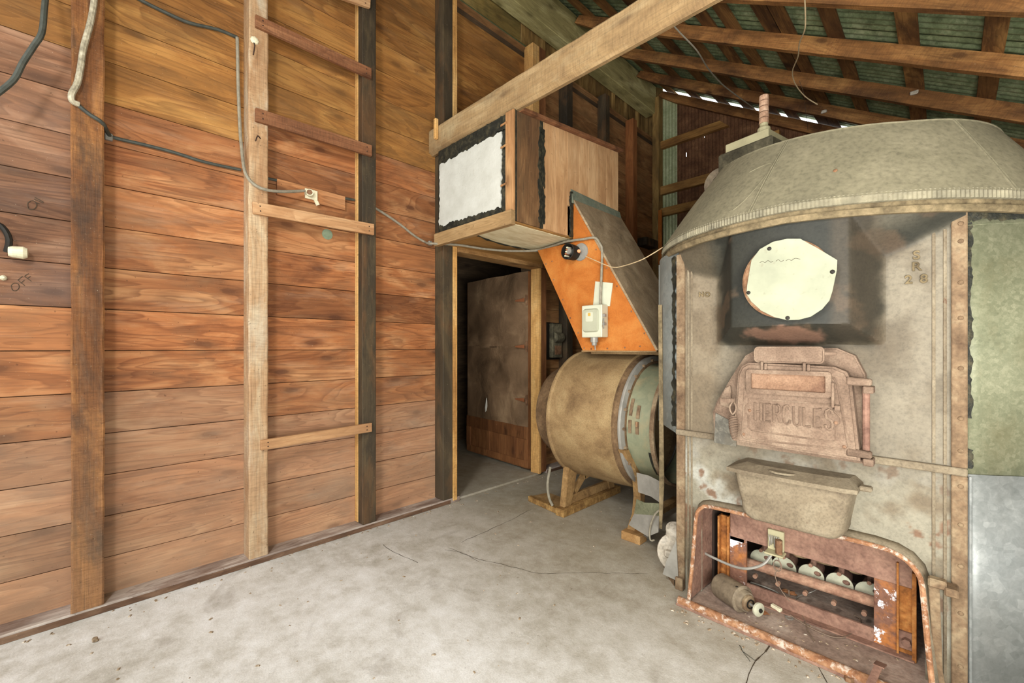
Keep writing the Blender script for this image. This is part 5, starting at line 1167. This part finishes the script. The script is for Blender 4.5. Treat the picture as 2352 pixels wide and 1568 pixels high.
# stand
def legp(Y0, sgn, X0=-1.975, X1=-1.925):
    pts = [(0, .055), (.075, .055), (.115, .16), (.16, .33), (.055, .40), (.03, .25)]
    m = MB(); m.prism([(Y0+sgn*a_, b_) for a_, b_ in pts], 'x', X0, X1, .004); return m
part('stand_leg', legp(2.44, 1), 'stand', bl); part('stand_leg', legp(3.10, -1), 'stand', bl)
m = MB(); m.box(-1.965, -1.935, 2.50, 3.04, .055, .12, .004).obox((-1.95, 2.58, .13), (-1.95, 2.70, .23), .03, .04); m.obox((-1.95, 2.70, .22), (-1.95, 2.85, .24), .03, .04)
part('stand_web', m, 'stand', bl)
part('base_rail', MB().box(-1.975, -1.90, 2.395, 3.15, .0, .055, .003), 'yrust', bl, 'yellow-rusted base rail')
part('base_rail', MB().obox((-2.30, 2.475, .022), (-1.93, 2.42, .022), .035, .040, bev=.003), 'yrust', bl, 'short rail with bright rust')
part('rail_web', MB().prism([(-2.29, 2.49), (-1.98, 2.44), (-1.98, 2.62), (-2.25, 2.64)], 'z', .03, .038), 'stand', bl)
part('hose', MB().tube([(-2.06, 2.44, .32), (-2.07, 2.42, .20), (-2.055, 2.42, .10), (-2.03, 2.43, .045)], .010, 8, 3), 'cable_g', bl)
# curved right support
cs = [PX(*p, -1.40) for p in ((1433, 1032), (1442, 1052), (1455, 1072), (1466, 1100), (1470, 1140), (1466, 1180), (1455, 1215), (1448, 1240))]
m = MB(); rings = []
for i, p in enumerate(cs):
    w = .022+.006*(i > 3); rings.append([(p.x-.03, p.y-w, p.z), (p.x+.02, p.y-w, p.z), (p.x+.02, p.y+w, p.z+.0), (p.x-.03, p.y+w, p.z)])
m.loft(rings); part('curved_support', m, 'stand', bl)
part('cross_foot', MB().box(-1.43, -1.37, 2.47, 3.1, .055, .10, .004), 'stand', bl)
q = PZ(1458, 1243, 0)
single('wood_block', MB().box(-1.44, -1.31, 2.39, 2.475, .0, .052, .003), 'trim_y', 'short wooden block under the curved support of the blower', 'block')
# bent sheet metal in front of the duct
def ribbon(pts, w, mat, nm, lab, t=.003):
    m = MB(); rings = []
    for p in pts:
        p = Vector(p); rings.append([p+Vector((0, 0, w/2)), p+Vector((0, 0, -w/2)), p+Vector((t, -t, -w/2)), p+Vector((t, -t, w/2))])
    m.loft(rings); return m
bs = thing('bent_sheet_scraps', 'curled galvanised sheet strips standing below the green duct', 'sheet metal', (-1.22, 2.40, 0))
def strip_px(rows, X):
    m = MB(); rings = []
    for (xa, xb, ya) in rows:
        pa = PX(xa, ya, X); pb = PY(xb, ya, pa.y-.03); rings.append([pa, pa+Vector((.004, .004, 0)), pb+Vector((.004, .004, 0)), pb])
    return m.loft(rings)
g1 = M['galv_low']
def sheet(pxs, Ys, nm='strip', mat='steel'):
    m = MB(); q = [PY(x, y, Y) for (x, y), Y in zip(pxs, Ys)]; n = len(q)
    A_ = [m.bm.verts.new(p) for p in q]; B_ = [m.bm.verts.new(p+Vector((0, .004, 0))) for p in q]
    fs = [m.bm.faces.new(A_), m.bm.faces.new(B_[::-1])]
    for i in range(n): fs.append(m.bm.faces.new((A_[i], B_[i], B_[(i+1) % n], A_[(i+1) % n])))
    bmesh.ops.triangulate(m.bm, faces=fs[:2]); return part(nm, m, mat, bs)
sheet([(1462, 1085), (1490, 1092), (1517, 1106), (1517, 1155), (1495, 1140), (1466, 1130)], [2.34, 2.31, 2.28, 2.28, 2.31, 2.34])
sheet([(1462, 1146), (1480, 1154), (1516, 1156), (1514, 1184), (1456, 1180)], [2.33, 2.30, 2.27, 2.26, 2.32], mat='galv_side')
sheet([(1456, 1180), (1514, 1184), (1512, 1222), (1488, 1232), (1444, 1205)], [2.32, 2.26, 2.25, 2.27, 2.32])
part('sheet_base', MB().hexa([tuple(PZ(1446, 1228, .0)), tuple(PZ(1492, 1240, .0)), tuple(PZ(1500, 1225, .0)), tuple(PZ(1460, 1214, .0)), tuple(PZ(1446, 1222, .05)), tuple(PZ(1490, 1232, .05)), tuple(PZ(1500, 1222, .05)), tuple(PZ(1460, 1212, .05))]), 'steel', bs)
part('edge_curl', MB().tube([PY(1517, 1170, 2.24), PY(1505, 1180, 2.24), PY(1496, 1200, 2.25), PY(1492, 1222, 2.26), PY(1494, 1240, 2.26), PY(1503, 1240, 2.26)], .005, 6), 'cable_g', bs)
lp = [PY(x, y, 2.22) for x, y in ((1513, 700), (1521, 700), (1526, 1110), (1521, 1214), (1515, 1212), (1515, 1000))]
single('hanging_strip', MB().prism([(p.x, p.z) for p in lp], 'y', 2.215, 2.22), 'olive', 'narrow torn metal strip hanging beside the furnace jacket', 'metal strip')
# dusty casting on the floor
q = PZ(1532, 1290, 0)
vc = thing('dusty_valve', 'white dusty round valve casting leaning on the floor beside the furnace', 'valve', (q.x, q.y+.05, 0))
c = Vector((-1.05, 2.30, .10))
m = MB(); m.smooth = True; a = c+Vector((.03, -.045, -.0)); d = Vector((.45, -.75, .35)).normalized(); b = a+d*.1
ax_ = a
def vl(prof, n=24):
    m = MB(); u = d.cross(Vector((0, 0, 1))).normalized(); w = u.cross(d); m.smooth = True
    return m.loft([[ax_+d*h+(u*math.cos(2*math.pi*k/n)+w*math.sin(2*math.pi*k/n))*r for k in range(n)] for h, r in prof], caps=False)
part('valve_body', vl([(-.05, .001), (-.05, .075), (-.035, .098), (-.02, .100), (-.01, .098), (.0, .085), (.02, .06), (.035, .045), (.036, .001)]), 'valve', vc)
ax_ = c+Vector((.0, .0, .06)); d = Vector((.3, -.3, .9)).normalized()
part('valve_dome', vl([(-.02, .05), (.04, .05), (.045, .056), (.058, .056), (.06, .044), (.075, .038), (.08, .02), (.081, .001)]), 'valve', vc)
part('outlet_box', MB().box(c.x-.01, c.x+.05, c.y-.12, c.y-.06, .09, .125, .008), 'valve', vc)
q1 = [PY(*p, 2.10) for p in ((1553, 1240), (1558, 1335), (1522, 1318), (1530, 1290))]
single('leaning_sheet', MB().prism([(p.x, max(0.001, p.z)) for p in q1], 'y', 2.10, 2.104), 'steel', 'grey triangular scrap of sheet leaning at the furnace corner', 'metal scrap')
part('base_ring', MB().lathe([(0, .80), (.03, .80), (.03, .76)], (FC.x, FC.y, 0), 'z', 40, math.radians(180), math.radians(228)), 'strip', fu)
